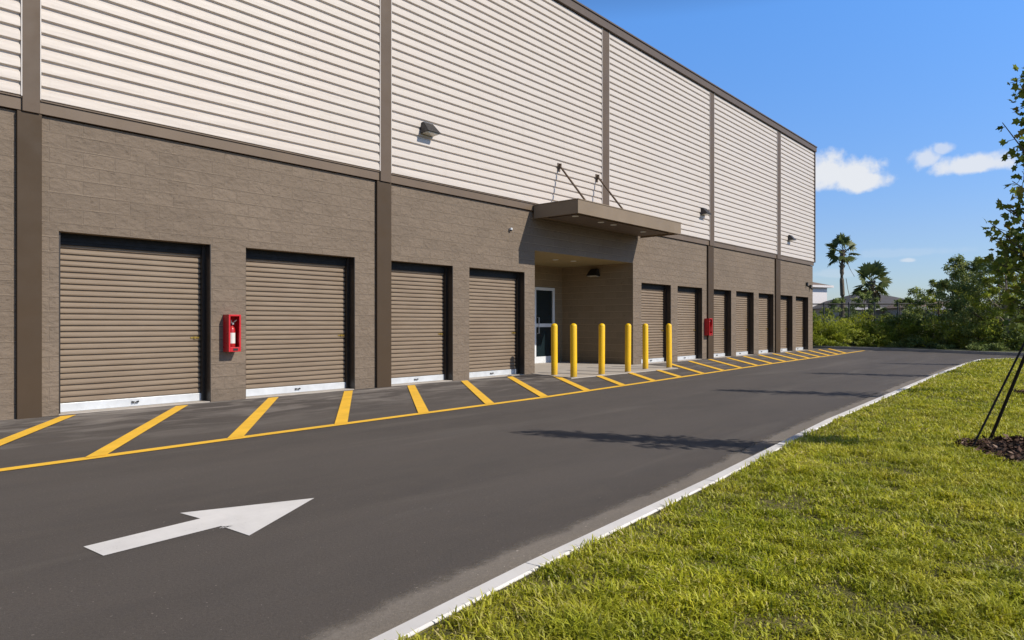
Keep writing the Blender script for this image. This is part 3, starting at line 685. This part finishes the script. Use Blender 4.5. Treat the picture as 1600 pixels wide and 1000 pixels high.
def clumps(cs, per):
    """cs: list of (center, radius(3)); leaf points in a rough shell round every clump"""
    out = []
    for c, r in cs:
        u = rng.normal(size=(per, 3)); u /= np.linalg.norm(u, axis=1)[:, None]
        rad = rng.uniform(.35, 1.05, (per, 1))**.6
        out.append(np.array(c)+u*rad*np.array(r))
    return np.concatenate(out)
def limbs(m, base, top, r0, r1, bend=.1, n=6):
    pts = []; b = Vector(base); t = Vector(top); o_ = Vector((random.uniform(-1, 1), random.uniform(-1, 1), 0))*bend*(t-b).length
    for i in range(n+1):
        q = i/n; pts.append(b.lerp(t, q)+o_*math.sin(math.pi*q))
    m.tube(pts, [r0+(r1-r0)*i/n for i in range(n+1)], 7)

def bush(x, d, wd, ht, mat, lab, name='shrub', n=2600, size=.13, up=.2, spiky=0, aspect=.45, dp=None, grp='shrubs along the far fence', z0=0, cat='shrub'):
    base = pt(x, d, z0); t = empty(name, base, label=lab, cat=cat, group=grp)
    cs = []; k = max(10, int(wd*6)); dp = dp or wd*.7
    for i in range(k):
        a = random.uniform(0, 6.28); rr = math.sqrt(random.random())*.5
        lx, ly = math.cos(a)*rr*wd, math.sin(a)*rr*dp; hz = random.uniform(.12, .95)*ht*(1-1.1*rr*rr*random.uniform(.6, 1.4))
        cs.append(((SN*lx+CS*ly, -CS*lx+SN*ly, max(.12, hz)), (random.uniform(.14, .32)*min(wd, ht*1.3),)*2+(random.uniform(.12, .26)*ht,)))
    P = clumps(cs, n//k); P[:, 2] = np.abs(P[:, 2])
    tint = np.repeat(rng.uniform(0, .75, k), n//k)+rng.uniform(0, .3, (n//k)*k)
    leaves('foliage', P, size, M[mat], t, 'narrow', aspect, up, np.clip(tint, 0, 1), dirs=np.tile([[0, 0, .8*spiky]], (len(P), 1)) if spiky else None)
    m = MB()
    for i in range(5): limbs(m, (0, 0, -.05), cs[i][0], .025, .01, .1, 4)
    m.build('stems', M['bark'], t)
    return t

def tree(x, d, ht, wd, trunk_h, mat, lab, name='tree', n=5000, size=.13, k=26, bark='bark', taper=.5, r0=.08, grp=None, z0=0, conical=0, aspect=.4, shape='narrow'):
    base = pt(x, d, z0); t = empty(name, base, label=lab, cat='tree', group=grp); tr = MB(); cs = []
    limbs(tr, (0, 0, -.05), (random.uniform(-.05, .05)*ht, random.uniform(-.05, .05)*ht, ht*.9), r0, r0*.15, .03, 8)
    for i in range(k):
        q = (i+random.random())/k; z = trunk_h+(ht-trunk_h)*q; env = (1-q)**.7 if conical else math.sin(math.pi*min(1, .18+q*.82))**.7
        a = i*2.4+random.random(); rr = wd*.5*env*random.uniform(.35, 1.15)
        c = Vector((math.cos(a)*rr, math.sin(a)*rr, z)); limbs(tr, (0, 0, max(trunk_h*.7, z-rr*.8)), c, r0*.3*(1-q)+.008, .006, .08, 4)
        rad = wd*random.uniform(.07, .16)*(1-.45*q); cs.append((tuple(c), (rad*1.15, rad*1.15, rad*.7)))
        if random.random() < .6: c2 = c*1.0; c2.x *= 1.35; c2.y *= 1.35; c2.z += random.uniform(-.1, .25); cs.append((tuple(c2), (rad*.6, rad*.6, rad*.45)))
    cs.append(((0, 0, ht*.95), (wd*.05, wd*.05, ht*.07)))
    per = n//len(cs); P = clumps(cs, per)
    tint = np.clip(np.repeat(rng.uniform(0, .7, len(cs)), per)+rng.uniform(0, .32, per*len(cs)), 0, 1)
    tr.build('trunk', M[bark], t, smooth=True); leaves('crown', P, size, M[mat], t, shape, aspect, .2, tint)
    return t

# ---------------------------------------------------------------- lawn grass (one ground cover)
def in_mulch(x, y):
    r = np.zeros(len(x), bool)
    for (cx, cy, a) in MULCH: r |= ((x-cx)**2+(y-cy)**2) < (a*(.93+.06*np.sin(5*np.arctan2(y-cy, x-cx))))**2
    return r
TA = pt(4.82, 6.0)          # the sapling at the right edge
TC = pt(8.95, 10.9); TD = pt(12.6, 15.2); TE = pt(16.6, 19.6)
MULCH = [(TA.x, TA.y, .74), (TC.x, TC.y, .74), (TD.x, TD.y, .7), (TE.x, TE.y, .7)]
def grass():
    V = []; L = []; T = []; tot = 0
    bands = [(1.6, 4.2, 12000, .8), (4.2, 7.5, 7000, .95), (7.5, 12, 3200, 1.3), (12, 19, 1300, 1.9), (19, 30, 500, 2.8)]
    xs, ys, sc = [], [], []
    for d0, d1, dens, wsc in bands:
        area = (d1**2-d0**2)*.5*R(76); n = int(area*dens)
        ang = rng.uniform(R(-28), R(48), n)+(math.pi/2-math.atan2(CS, SN))*0    # bearing right of the viewing direction
        rr = np.sqrt(rng.uniform(d0**2, d1**2, n)); X = rr*np.sin(ang); D = rr*np.cos(ang)
        wx = SN*X+CS*D; wy = -DIST-CS*X+SN*D
        ok = (wx > -13) & (wx < 28.6) & (wy < curb_y(wx)-.022-rng.uniform(0, .03, n)) & ~in_mulch(wx, wy)
        ok &= ~((wx > 26.2) & ((wx-26.2)**2+(wy+10.22)**2 > 2.45**2) & (wy > -10.22))
        xs.append(wx[ok]); ys.append(wy[ok]); sc.append(np.full(ok.sum(), wsc))
    x = np.concatenate(xs); y = np.concatenate(ys); wsc = np.concatenate(sc); n = len(x)
    def vn(f, s):                                     # smooth pseudo noise from summed waves
        g = np.random.default_rng(s); o_ = np.zeros(n)
        for _ in range(9):
            a = g.uniform(0, 6.28); fr = f*g.uniform(.5, 1.8); o_ += np.sin((x*np.cos(a)+y*np.sin(a))*fr+g.uniform(0, 6.28))
        return o_/4.2
    n1 = vn(5, 1); n2 = vn(17, 2); n3 = vn(1.3, 3)
    keep = rng.uniform(0, 1, n) < np.clip(.95+.3*n1+.35*n2, .42, 1)
    x, y, wsc, n1, n2, n3 = [q[keep] for q in (x, y, wsc, n1, n2, n3)]; n = len(x)
    h = np.clip(.034+.012*n1+.020*n2+.008*n3, .012, .085)*rng.uniform(.55, 1.5, n)*(1+.12*(wsc-1))
    wd = .0042*wsc*rng.uniform(.7, 1.35, n)
    a = rng.uniform(0, 6.28, n)+n2*1.0; lean = rng.uniform(.2, 1.7, n); fa = a+rng.normal(0, .5, n)
    lean = np.where((y > curb_y(x)-.09) & (np.sin(fa) > 0), lean*.35, lean)
    dx, dy = np.cos(fa)*lean*h, np.sin(fa)*lean*h; px, py = -np.sin(a)*wd, np.cos(a)*wd
    z0 = GZ-.015
    P = np.zeros((n, 5, 3))
    P[:, 0] = np.stack([x-px, y-py, np.full(n, z0)], 1); P[:, 1] = np.stack([x+px, y+py, np.full(n, z0)], 1)
    zm = z0+h*.68
    P[:, 2] = np.stack([x+px*.85+dx*.35, y+py*.85+dy*.35, zm], 1); P[:, 3] = np.stack([x-px*.85+dx*.35, y-py*.85+dy*.35, zm], 1)
    curl = rng.uniform(.55, 1.1, n)
    P[:, 4] = np.stack([x+dx, y+dy, z0+h*curl], 1)
    idx = (np.arange(n)*5)[:, None]
    loops = np.concatenate([idx+0, idx+1, idx+2, idx+3, idx+3, idx+2, idx+4], 1).ravel()
    counts = np.tile([4, 3], n)
    t = np.clip(.44+.16*n1+.10*n3+rng.normal(0, .24, n), 0, .86); straw = rng.uniform(0, 1, n) < .07+.05*(n1 < -.6)
    cx = y > curb_y(x)-.35; straw |= cx & (rng.uniform(0, 1, n) < .14)
    t[straw] = rng.uniform(.88, 1, straw.sum())
    fastmesh('grass', P.reshape(-1, 3), loops, counts, M['grass'], None, np.repeat(t, 5), kind='stuff', label='short yellow green lawn grass behind the pale curb', cat='grass')
    print('blades', n)
grass()

def mulch_ring(c, r, lab):
    t = MB(); k = 36; ring = []
    for i in range(k):
        a = 2*math.pi*i/k; rr = r*(.95+.06*math.sin(5*a)); ring.append((c.x+rr*math.cos(a), c.y+rr*math.sin(a), GZ-.008))
    mid = [(c.x+(p[0]-c.x)*.6, c.y+(p[1]-c.y)*.6, GZ+.035) for p in ring]
    t.v = ring+mid+[(c.x, c.y, GZ+.055)]
    for i in range(k): j = (i+1) % k; t.f += [(i, j, k+j, k+i), (k+i, k+j, 2*k)]
    o_ = t.build('mulch_bed', M['mulchsoil'], None, kind='stuff', label=lab, cat='mulch')
    n = 2200; a = rng.uniform(0, 6.28, n); rr = r*np.sqrt(rng.uniform(0, 1.05, n))*(.95+.06*np.sin(5*a)); z = GZ+.005+.055*(1-np.clip(rr/r, 0, 1)**1.5)+rng.uniform(0, .02, n)
    leaves('wood_chips', np.stack([c.x+rr*np.cos(a), c.y+rr*np.sin(a), z], 1), .06, M['mulch'], o_, 'narrow', .45, .9, rng.uniform(0, 1, n)**1.4)
mulch_ring(TA, .76, 'dark mulch bed on the lawn round the staked sapling at the right edge')
mulch_ring(TC, .74, 'dark mulch bed farther up the lawn behind the staked sapling')

# ---------------------------------------------------------------- saplings
def sapling(base, ht, seed, lab, branches=None, n_leaf=26, lsize=.085, low=1.25, spread=.55, grp='young street trees in the lawn', lean=(0, 0)):
    r = random.Random(seed); t = empty('young_maple_tree', (base.x, base.y, GZ-.01), label=lab, cat='tree', group=grp)
    tr = MB(); tw = MB(); pts = []
    for i in range(11):
        q = i/10; pts.append(Vector((lean[0]*q+.03*math.sin(q*7+seed), lean[1]*q+.03*math.cos(q*5+seed), q*ht)))
    tr.tube([pts[0]-Vector((0, 0, .05))]+pts, [.05]+[.040*(1-.88*i/10)+.003 for i in range(11)], 9)
    def at(z):
        q = min(.999, z/ht)*10; i = int(q); return pts[i].lerp(pts[i+1], q-i)
    P = []; D = []
    def add_branch(a, b, cnt):
        mid = a.lerp(b, .5)+Vector((0, 0, -.04)); tr.tube([a, mid, b], [.011, .007, .003], 6)
        L = (b-a).length
        for k in range(cnt):
            q = .12+.88*(k+r.random())/cnt; c = a.lerp(mid, q*2) if q < .5 else mid.lerp(b, q*2-1)
            off = Vector((r.gauss(0, .07), r.gauss(0, .07), r.gauss(0, .05))); c2 = c+off*(1.0 if q < .93 else .3)
            P.append(tuple(c2)); dd = off.normalized()+Vector((0, 0, -.25)); D.append(tuple(dd))
            if k % 3 == 0: tr.tube([c, c2], .0025, 4, False)
    nb = int((ht-low)*13)
    for i in range(nb):
        z = low+(ht-low)*(i+.5)/nb; q = (z-low)/(ht-low); a = i*2.4+r.uniform(-.4, .4); ln = spread*(1-.72*q**1.2)*r.uniform(.55, 1.15)
        A = at(z); add_branch(A, A+Vector((math.cos(a)*ln, math.sin(a)*ln, ln*r.uniform(.5, 1.0))), int(n_leaf*(.45+ln/spread*.75)))
    for (za, tx, ty, tz, cnt) in (branches or []): add_branch(at(za), Vector((tx, ty, tz)), int(cnt*1.8))
    tr.build('trunk', M['bark'], t, smooth=True)
    leaves('crown', np.array(P), lsize, M['leafmaple'], t, 'maple', .85, .1, None, np.array(D))
    return t
# branch tips measured relative to the base (right, ahead) in metres
def rel(X, d, z): v = pt(X+.10, d)-TA; return (v.x, v.y, z)
brA = [(2.3, *rel(4.28, 6.1, 2.95), 9), (2.6, *rel(4.55, 6.25, 3.35), 26), (1.9, *rel(4.30, 6.2, 2.25), 10), (3.0, *rel(4.47, 6.0, 3.36), 34), (2.4, *rel(4.50, 6.1, 2.75), 26),
       (1.6, *rel(4.32, 6.15, 1.95), 34), (1.5, *rel(4.30, 6.3, 1.75), 40), (1.3, *rel(4.35, 6.0, 1.45), 40), (1.4, *rel(4.42, 5.95, 1.62), 44), (1.6, *rel(4.38, 6.4, 2.1), 40), (1.35, *rel(4.28, 6.1, 1.30), 44), (1.5, *rel(4.34, 5.9, 1.15), 36), (1.7, *rel(4.36, 6.2, 1.85), 44), (2.0, *rel(4.45, 6.1, 2.3), 40), (2.7, *rel(4.52, 6.1, 3.1), 36), (3.1, *rel(4.44, 6.1, 3.36), 30)]
sapling(TA, 3.7, 1, 'staked young maple tree rising along the right edge of the photo', brA, 46, .066, 1.3, .50)
tmp = sapling(TC, 4.0, 5, 'second young maple tree up the lawn behind the staked one', None, 24, .09, 1.5, .62)
def copy_sap(src, loc, sc, rz, lab):
    c = copy_tree(src); c.location = (loc.x, loc.y, GZ-.01); c.scale = (sc,)*3; c.rotation_euler.z = rz; c['label'] = lab
copy_sap(tmp, TD, 1.0, 2.9, 'third young maple tree up the lawn, farther right')
copy_sap(tmp, TE, .95, 4.4, 'farthest young maple tree on the lawn near the bend of the drive')
# guy straps of the first tree
att = Vector((TA.x, TA.y, 1.72))
for i, (g, lab, wd) in enumerate([(G(1517, 704, GZ), 'thin black guy strap, left one, from mulch edge up to the sapling', .012), (G(1547, 687, GZ), 'thick black guy strap, right one, behind the left strap', .020),
                                  (pt(5.5, 5.4, GZ), 'black guy strap on the near side of the sapling', .012)]):
    m = MB(); v = (att-g); g0 = g-v.normalized()*.03; m.tube([g0, g.lerp(att, .5), att], wd*.75, 6)
    m.tube([g+Vector((0, 0, .03)), g-Vector((0, 0, .10))], .014, 6)
    m.build('guy_strap', M['strap'], None, label=lab, cat='strap', group='guy straps holding the sapling')

# ---------------------------------------------------------------- far curb, bed, fence, shrubs
FC = [(40, 14), (37.4, 5.5), (36.56, .62), (35.9, -2.2), (34.6, -5.4), (32.5, -8.6), (30.6, -11.6), (30.2, -31)]
FC = [(39, 30), (37.6, 6), (36.7, .62), (35.5, -3.4), (32.9, -8.6), (31.2, -13), (31, -31)]
curb_mesh(densify(FC[::-1], 3), .16, .12, 'far_curb', M['oldcurb'], None)
bed = MB(); P_ = [(p[0]+.12, p[1]) for p in FC]; bed.v = [(x, y, .09) for x, y in P_]+[(95, -31, .09), (95, 30, .09)]; bed.f = [tuple(range(len(bed.v)))]
bed.build('verge', M['ground'], kind='structure')
t = empty('drain_grate', G(1310, 538.6, 0), R(60), label='dark flat drain grate lying in front of the far curb', cat='drain')
m = MB(); m.box(-.5, .5, -.25, -.2, 0.004, .03); m.box(-.5, .5, .2, .25, .004, .03); m.box(-.5, -.45, -.2, .2, .004, .03); m.box(.45, .5, -.2, .2, .004, .03)
for i in range(14): m.box(-.43+i*.064, -.40+i*.064, -.2, .2, .004, .026)
m.build('grate', M['bronze'], t)

# black chain link fence
FZ = 2.36; FD = 38.
f = empty('chain_link_fence', pt(14, FD), label='tall black chain link fence behind the shrubs at the end of the drive', cat='fence')
f.location = (0, 0, 0)
A = pt(13.5, FD+.4); Bp = pt(33, FD-.2); ln = (Bp-A).length; tv = (Bp-A).normalized()
m = MB(); m.tube([A+Vector((0, 0, FZ)), Bp+Vector((0, 0, FZ))], .035, 8); m.build('top_rail', M['black'], f)
m = MB(); wv = .085; nrm = Vector((tv.y, -tv.x, 0)); k = int(ln/wv)+30
for sgn in (1, -1):
    for i in range(-30, k):
        s0 = i*wv; z0, z1 = 0., FZ
        if sgn > 0: a0, a1 = s0, s0+FZ
        else: a0, a1 = s0+FZ, s0
        if min(a0, a1) < 0 or max(a0, a1) > ln: continue
        p = A+tv*a0; q = A+tv*a1; e = tv*.0028; o_ = nrm*.003*sgn
        m.face([p-e+o_, p+e+o_, q+e+o_+Vector((0, 0, z1)), q-e+o_+Vector((0, 0, z1))])
m.build('wire_mesh', M['black'], f)
for px in (1252, 1289, 1328, 1368, 1405, 1451, 1494, 1538, 1582, 1622):
    X = (px-800)/FPX*FD; p = pt(X, FD+.12)
    m = MB(); m.lathe([(.04, 0), (.04, FZ+.05), (.03, FZ+.09), (.0, FZ+.10)], (p.x, p.y, 0), 10); m.build('post', M['black'], f, smooth=True)

def XD(px, d): return (px-800)/FPX*d
sh = [  # px, d, width m, height m, material, label
    (1268, 37.2, 1.6, 1.75, 'leafmid', 'green shrub right beside the far corner of the storage building'),
    (1284, 36.2, 2.2, 1.35, 'leaflight', 'bright yellow green shrub at the left end of the fence'),
    (1304, 37.0, 2.2, 1.75, 'leaflight', 'bushy bright shrub below the tall palm, left side'),
    (1326, 36.4, 2.0, 1.45, 'leafmid', 'mid green shrub with dark hollows right of the tall palm base'),
    (1342, 37.2, 2.2, 1.85, 'leaflight', 'bright feathery shrub with arching leaves below the short palm'),
    (1364, 36.2, 2.1, 1.50, 'leafmid', 'rounded green shrub before the fence post below the short palm'),
    (1380, 37.3, 2.4, 1.70, 'leaflight', 'yellow green shrub in front of the dark roofed house left end'),
    (1400, 35.9, 2.2, 1.25, 'leafmid', 'low green shrub before the dark roofed house'),
    (1418, 36.6, 2.4, 1.75, 'leafdark', 'dark shrub before the middle of the dark roofed house'),
    (1438, 35.2, 2.3, 1.45, 'leafmid', 'green shrub before the fence post left of the dark trees'),
    (1458, 34.8, 2.4, 1.75, 'leafdark', 'dark dense shrub under the left dark tree'),
    (1480, 33.8, 2.3, 1.45, 'leafmid', 'shrub with light leaf tips under the left dark tree'),
    (1503, 33.0, 2.4, 1.80, 'leafdark', 'dark dense shrub under the middle dark tree'),
    (1525, 32.2, 2.2, 1.40, 'leafmid', 'low green shrub left of the pale trunk'),
    (1546, 31.4, 2.2, 1.70, 'leafdark', 'dark shrub just left of the pale trunk'),
    (1583, 30.4, 2.3, 1.70, 'leafmid', 'green shrub right of the pale trunk'),
    (1607, 30.0, 2.4, 1.90, 'leafdark', 'dark shrub at the right edge behind the straps')]
for i, (px, d, wd, ht, mt, lab) in enumerate(sh):
    bush(XD(px, d), d, wd, ht*1.0, mt, lab, n=2600, size=.15 if mt != 'leaflight' else .19, spiky=1 if mt == 'leaflight' else .3, aspect=.38 if mt != 'leaflight' else .22)
low = [(1276, 34.6), (1330, 34.6), (1386, 34.3), (1432, 33.6), (1478, 32.3), (1530, 30.6), (1580, 29.0)]
lowl = ['low ground cover clump beside the drain grate, nearest the building', 'low clump of leaves at the curb right of the drain grate', 'low clump at the far curb below the dark roofed house',
        'low clump at the far curb below the house with the tan wall', 'low dark clump at the far curb under the dark trees', 'low dark clump at the far curb left of the pale trunk', 'low clump at the far curb behind the strap bases']
for (px, d), lab in zip(low, lowl): bush(XD(px, d), d+.6, 2.9, .55, 'leafmid' if px < 1400 else 'leafdark', lab, n=1500, size=.12, dp=1.0, grp='low clumps along the far curb')

# the dark trees at right, a pale trunk in front
tree(XD(1498, 35), 35, 4.65, 3.4, 1.0, 'leafdark', 'dark evergreen tree with pointed top, left of the dense pair', n=6500, size=.14, k=50, conical=1, grp='dark trees beyond the fence')
tree(XD(1528, 34.2), 34.2, 4.45, 3.2, 1.0, 'leafdark', 'dark evergreen tree with pointed top in the middle of the tree group', n=6500, size=.14, k=50, conical=1, grp='dark trees beyond the fence')
tree(XD(1470, 36.2), 36.2, 3.5, 3.6, .9, 'leafdark', 'lower spreading dark tree at the left side of the tree group', n=5200, size=.15, k=26, grp='dark trees beyond the fence')
tree(XD(1562, 32), 32, 4.3, 3.8, 1.1, 'leafdark', 'dense dark tree behind the pale trunk', n=8000, size=.14, k=48, grp='dark trees beyond the fence')
tree(XD(1606, 31), 31, 5.2, 4.2, 1.2, 'leafmid', 'tall green tree at the right edge behind the sapling', n=8000, size=.14, k=48, grp='dark trees beyond the fence')
tree(XD(1572, 30.2), 30.2, 3.9, 1.9, 1.55, 'leafmid', 'small green tree with pale straight trunk', n=2600, size=.14, k=16, bark='palebark', r0=.15)
tree(XD(1432, 37.4), 37.4, 3.3, 1.5, 1.0, 'leafmid', 'sparse thin tree before the dark roof', n=500, size=.13, k=16, r0=.03, conical=1)
tree(XD(1452, 38.6), 38.6, 3.1, 2.2, 1.0, 'leafmid', 'small leafy tree between the sparse tree and the dark trees', n=2000, size=.15, k=18)
tree(XD(1290, 39), 39, 2.2, 1.4, .7, 'leafmid', 'small tree before the white house wall', n=700, size=.13, k=14, r0=.03)
tree(XD(1348, 44), 44, 3.2, 2.4, .8, 'leafdark', 'dark leafy tree at the foot of the short palm', n=2600, size=.17, k=20)
tree(XD(1408, 41), 41, 2.7, 2.2, .8, 'leafdark', 'dark bushy tree before the wall of the dark roofed house', n=1800, size=.16, k=16)
tree(XD(1310, 47), 47, 3.0, 2.6, .8, 'leafdark', 'dark green tree left of the tall palm trunk', n=1800, size=.18, k=16)

# palms
def palm(X, d, z_crown, R_, trunk_r, seed, lab, skirt=0, nf=22, braces=False):
    r = random.Random(seed); b = pt(X, d); t = empty('fan_palm_tree', b, label=lab, cat='palm tree', group='fan palm trees behind the fence')
    m = MB(); pts = [(.06*math.sin(i*.5+seed), .05*math.cos(i*.7), z_crown*i/12) for i in range(13)]
    m.tube(pts, [trunk_r*(1.25-.45*i/12+(.25 if i > 10 else 0)) for i in range(13)], 10)
    for i in range(40):                       # leaf bases on the upper trunk
        q = z_crown*(1-r.random()**2*.35); a = r.uniform(0, 6.28)
        m.tube([(trunk_r*.8*math.cos(a), trunk_r*.8*math.sin(a), q-.15), (trunk_r*1.5*math.cos(a), trunk_r*1.5*math.sin(a), q+.05)], .03, 4)
    m.build('trunk', M['palmbark'], t)
    def fan(mm, base, dr, rad, droop):
        dr = dr.normalized(); side = dr.cross(Vector((0, 0, 1))).normalized(); side = Matrix.Rotation(R(r.uniform(-65, 65)), 3, dr) @ side; upv = side.cross(dr).normalized()
        hub = base+dr*rad*.60+Vector((0, 0, -.06)); 
        tt = r.random(); pv, pf = [], []
        for k in range(17):
            an = R(-118+236*k/16+r.uniform(-4, 4)); L = rad*.62*(1-.18*abs(an)/2)*r.uniform(.85, 1.1)
            e = dr*math.cos(an)+side*math.sin(an); w_ = e.cross(upv).normalized()*L*.13
            mid = hub+e*L*.55+upv*.02; tip = hub+e*L-Vector((0, 0, L*droop*r.uniform(.3, .9)))
            q = len(mm['v']); mm['v'] += [hub, mid+w_, tip, mid-w_]; mm['f'].append((q, q+1, q+2, q+3)); mm['t'] += [min(1, max(0, tt*.7+r.uniform(-.1, .3)))]*4
        mm['m'].tube([base, hub], .018, 4)
    def group(name, elevs, mat, cnt, rad, droop):
        mm = {'v': [], 'f': [], 't': [], 'm': MB()}
        for i in range(cnt):
            a = i*2.39996+r.uniform(-.2, .2); el = R(elevs[0]+(elevs[1]-elevs[0])*i/max(1, cnt-1)+r.uniform(-6, 6))
            fan(mm, Vector(pts[-1])+Vector((0, 0, -.15+.2*math.sin(el))), Vector((math.cos(a)*math.cos(el), math.sin(a)*math.cos(el), math.sin(el))), rad*r.uniform(.85, 1.1), droop)
        fastmesh(name, [tuple(v) for v in mm['v']], [i for f_ in mm['f'] for i in f_], [4]*len(mm['f']), M[mat], t, mm['t'])
        mm['m'].build('petioles', M['leafpalm' if mat == 'leafpalm' else 'leafdry'], t)
    group('crown', (82, -38), 'leafpalm', nf, R_, .18)
    if skirt: group('dry_fronds', (-40, -75), 'leafdry', skirt, R_*.7, .6)
    return t
palm(XD(1316, 52), 52, 6.9, 1.2, .16, 3, 'tall fan palm with bare trunk standing beside the white house', 0, 15)
palm(XD(1361, 48), 48, 4.25, 1.3, .19, 8, 'short fan palm with bushy crown and drooping fronds', 6, 17)
for x0, y0, x1, y1, lab in [(1321, 402, 1335, 432, 'thin dry stalk hanging from the crown of the tall palm'), (1322, 435, 1328, 465, 'thin dry stalk low beside the trunk of the tall palm')]:
    a, b = pt(XD(x0, 51.6), 51.6, HC+(506-y0)*51.6/FPX), pt(XD(x1, 51.2), 51.2, HC+(506-y1)*51.2/FPX)
    m = MB(); m.tube([a, a.lerp(b, .5)+Vector((0, 0, -.15)), b], .022, 5); o_ = m.build('dry_stalk', M['palmbark'], None, label=lab, cat='stalk')

# houses
def house(X, d, w_, dp, wall_h, ridge_h, over, wm, rm, lab, hip=True, rz=0, wins=()):
    b = pt(X, d); t = empty('house', b, -math.atan2(CS, SN)+0+rz, label=lab, cat='house')
    m = MB(); m.box(-w_/2, w_/2, 0, dp, -.05, wall_h); wl_ = m.build('wall', M[wm], t)
    m = MB(); e = over; hw = w_/2+e; z0 = wall_h-.05; rr = (dp/2+e)*(1 if hip else 0); 
    r1, r2 = (-hw+rr, dp/2, ridge_h), (hw-rr, dp/2, ridge_h)
    if rr > hw: r1 = (-.2, dp/2, ridge_h); r2 = (.2, dp/2, ridge_h)
    c = [(-hw, -e, z0), (hw, -e, z0), (hw, dp+e, z0), (-hw, dp+e, z0)]
    m.face([c[0], c[1], r2, r1]); m.face([c[1], c[2], r2]); m.face([c[2], c[3], r1, r2]); m.face([c[3], c[0], r1]); m.face(c)
    rf = m.build('roof', M[rm], t)
    m = MB(); m.box(-hw-.01, hw+.01, -e-.03, -e-.005, z0-.2, z0+.03); m.box(hw+.005, hw+.03, -e, dp+e, z0-.2, z0+.03); m.build('fascia_board', M['housewhite'], rf)
    for (a, b_, c_, d_) in wins:
        m = MB(); m.box(a, b_, -.05, -.005, c_, d_); f_ = m.build('window', M['whitemetal'], t)
        m = MB(); m.box(a+.07, b_-.07, -.065, -.052, c_+.07, d_-.07); m.build('pane', M['winglass'], f_)
    return t
house(XD(1268, 72), 72, 4.6, 9, 5.35, 6.6, .45, 'housewhite', 'shinglebrown', 'white two storey house with brown roof at the corner of the storage building', True, R(25), [(-1.5, -.6, 3.2, 4.4)])
house(XD(1396, 66), 66, 9.8, 9, 2.85, 4.55, .5, 'housetan', 'shingle', 'single storey house with broad dark grey hip roof behind the shrubs', True, R(4), [(2.2, 3.4, 1.1, 2.3), (-3.4, -2.2, 1.1, 2.3)])
house(XD(1476, 60), 60, 5.5, 7, 2.75, 3.6, .5, 'housetan', 'shinglebrown', 'low tan house with pale brown roof half hidden by the dark trees', True, R(-6), [(-1.6, -.6, 1.1, 2.1)])
# distant tree line
cs = []
for i in range(120):
    X = random.uniform(45, 110); d = random.uniform(105, 125); p = pt(X, d); h = random.uniform(2.2, 4.6)
    cs.append(((p.x, p.y, h*.55), (random.uniform(1.6, 3), random.uniform(1.6, 3), h*.5)))
leaves('distant_treeline', clumps(cs, 150), .6, M['leafdark'], None, 'narrow', .6, .2, None, kind='stuff', label='low distant line of dark trees behind the houses', cat='trees')
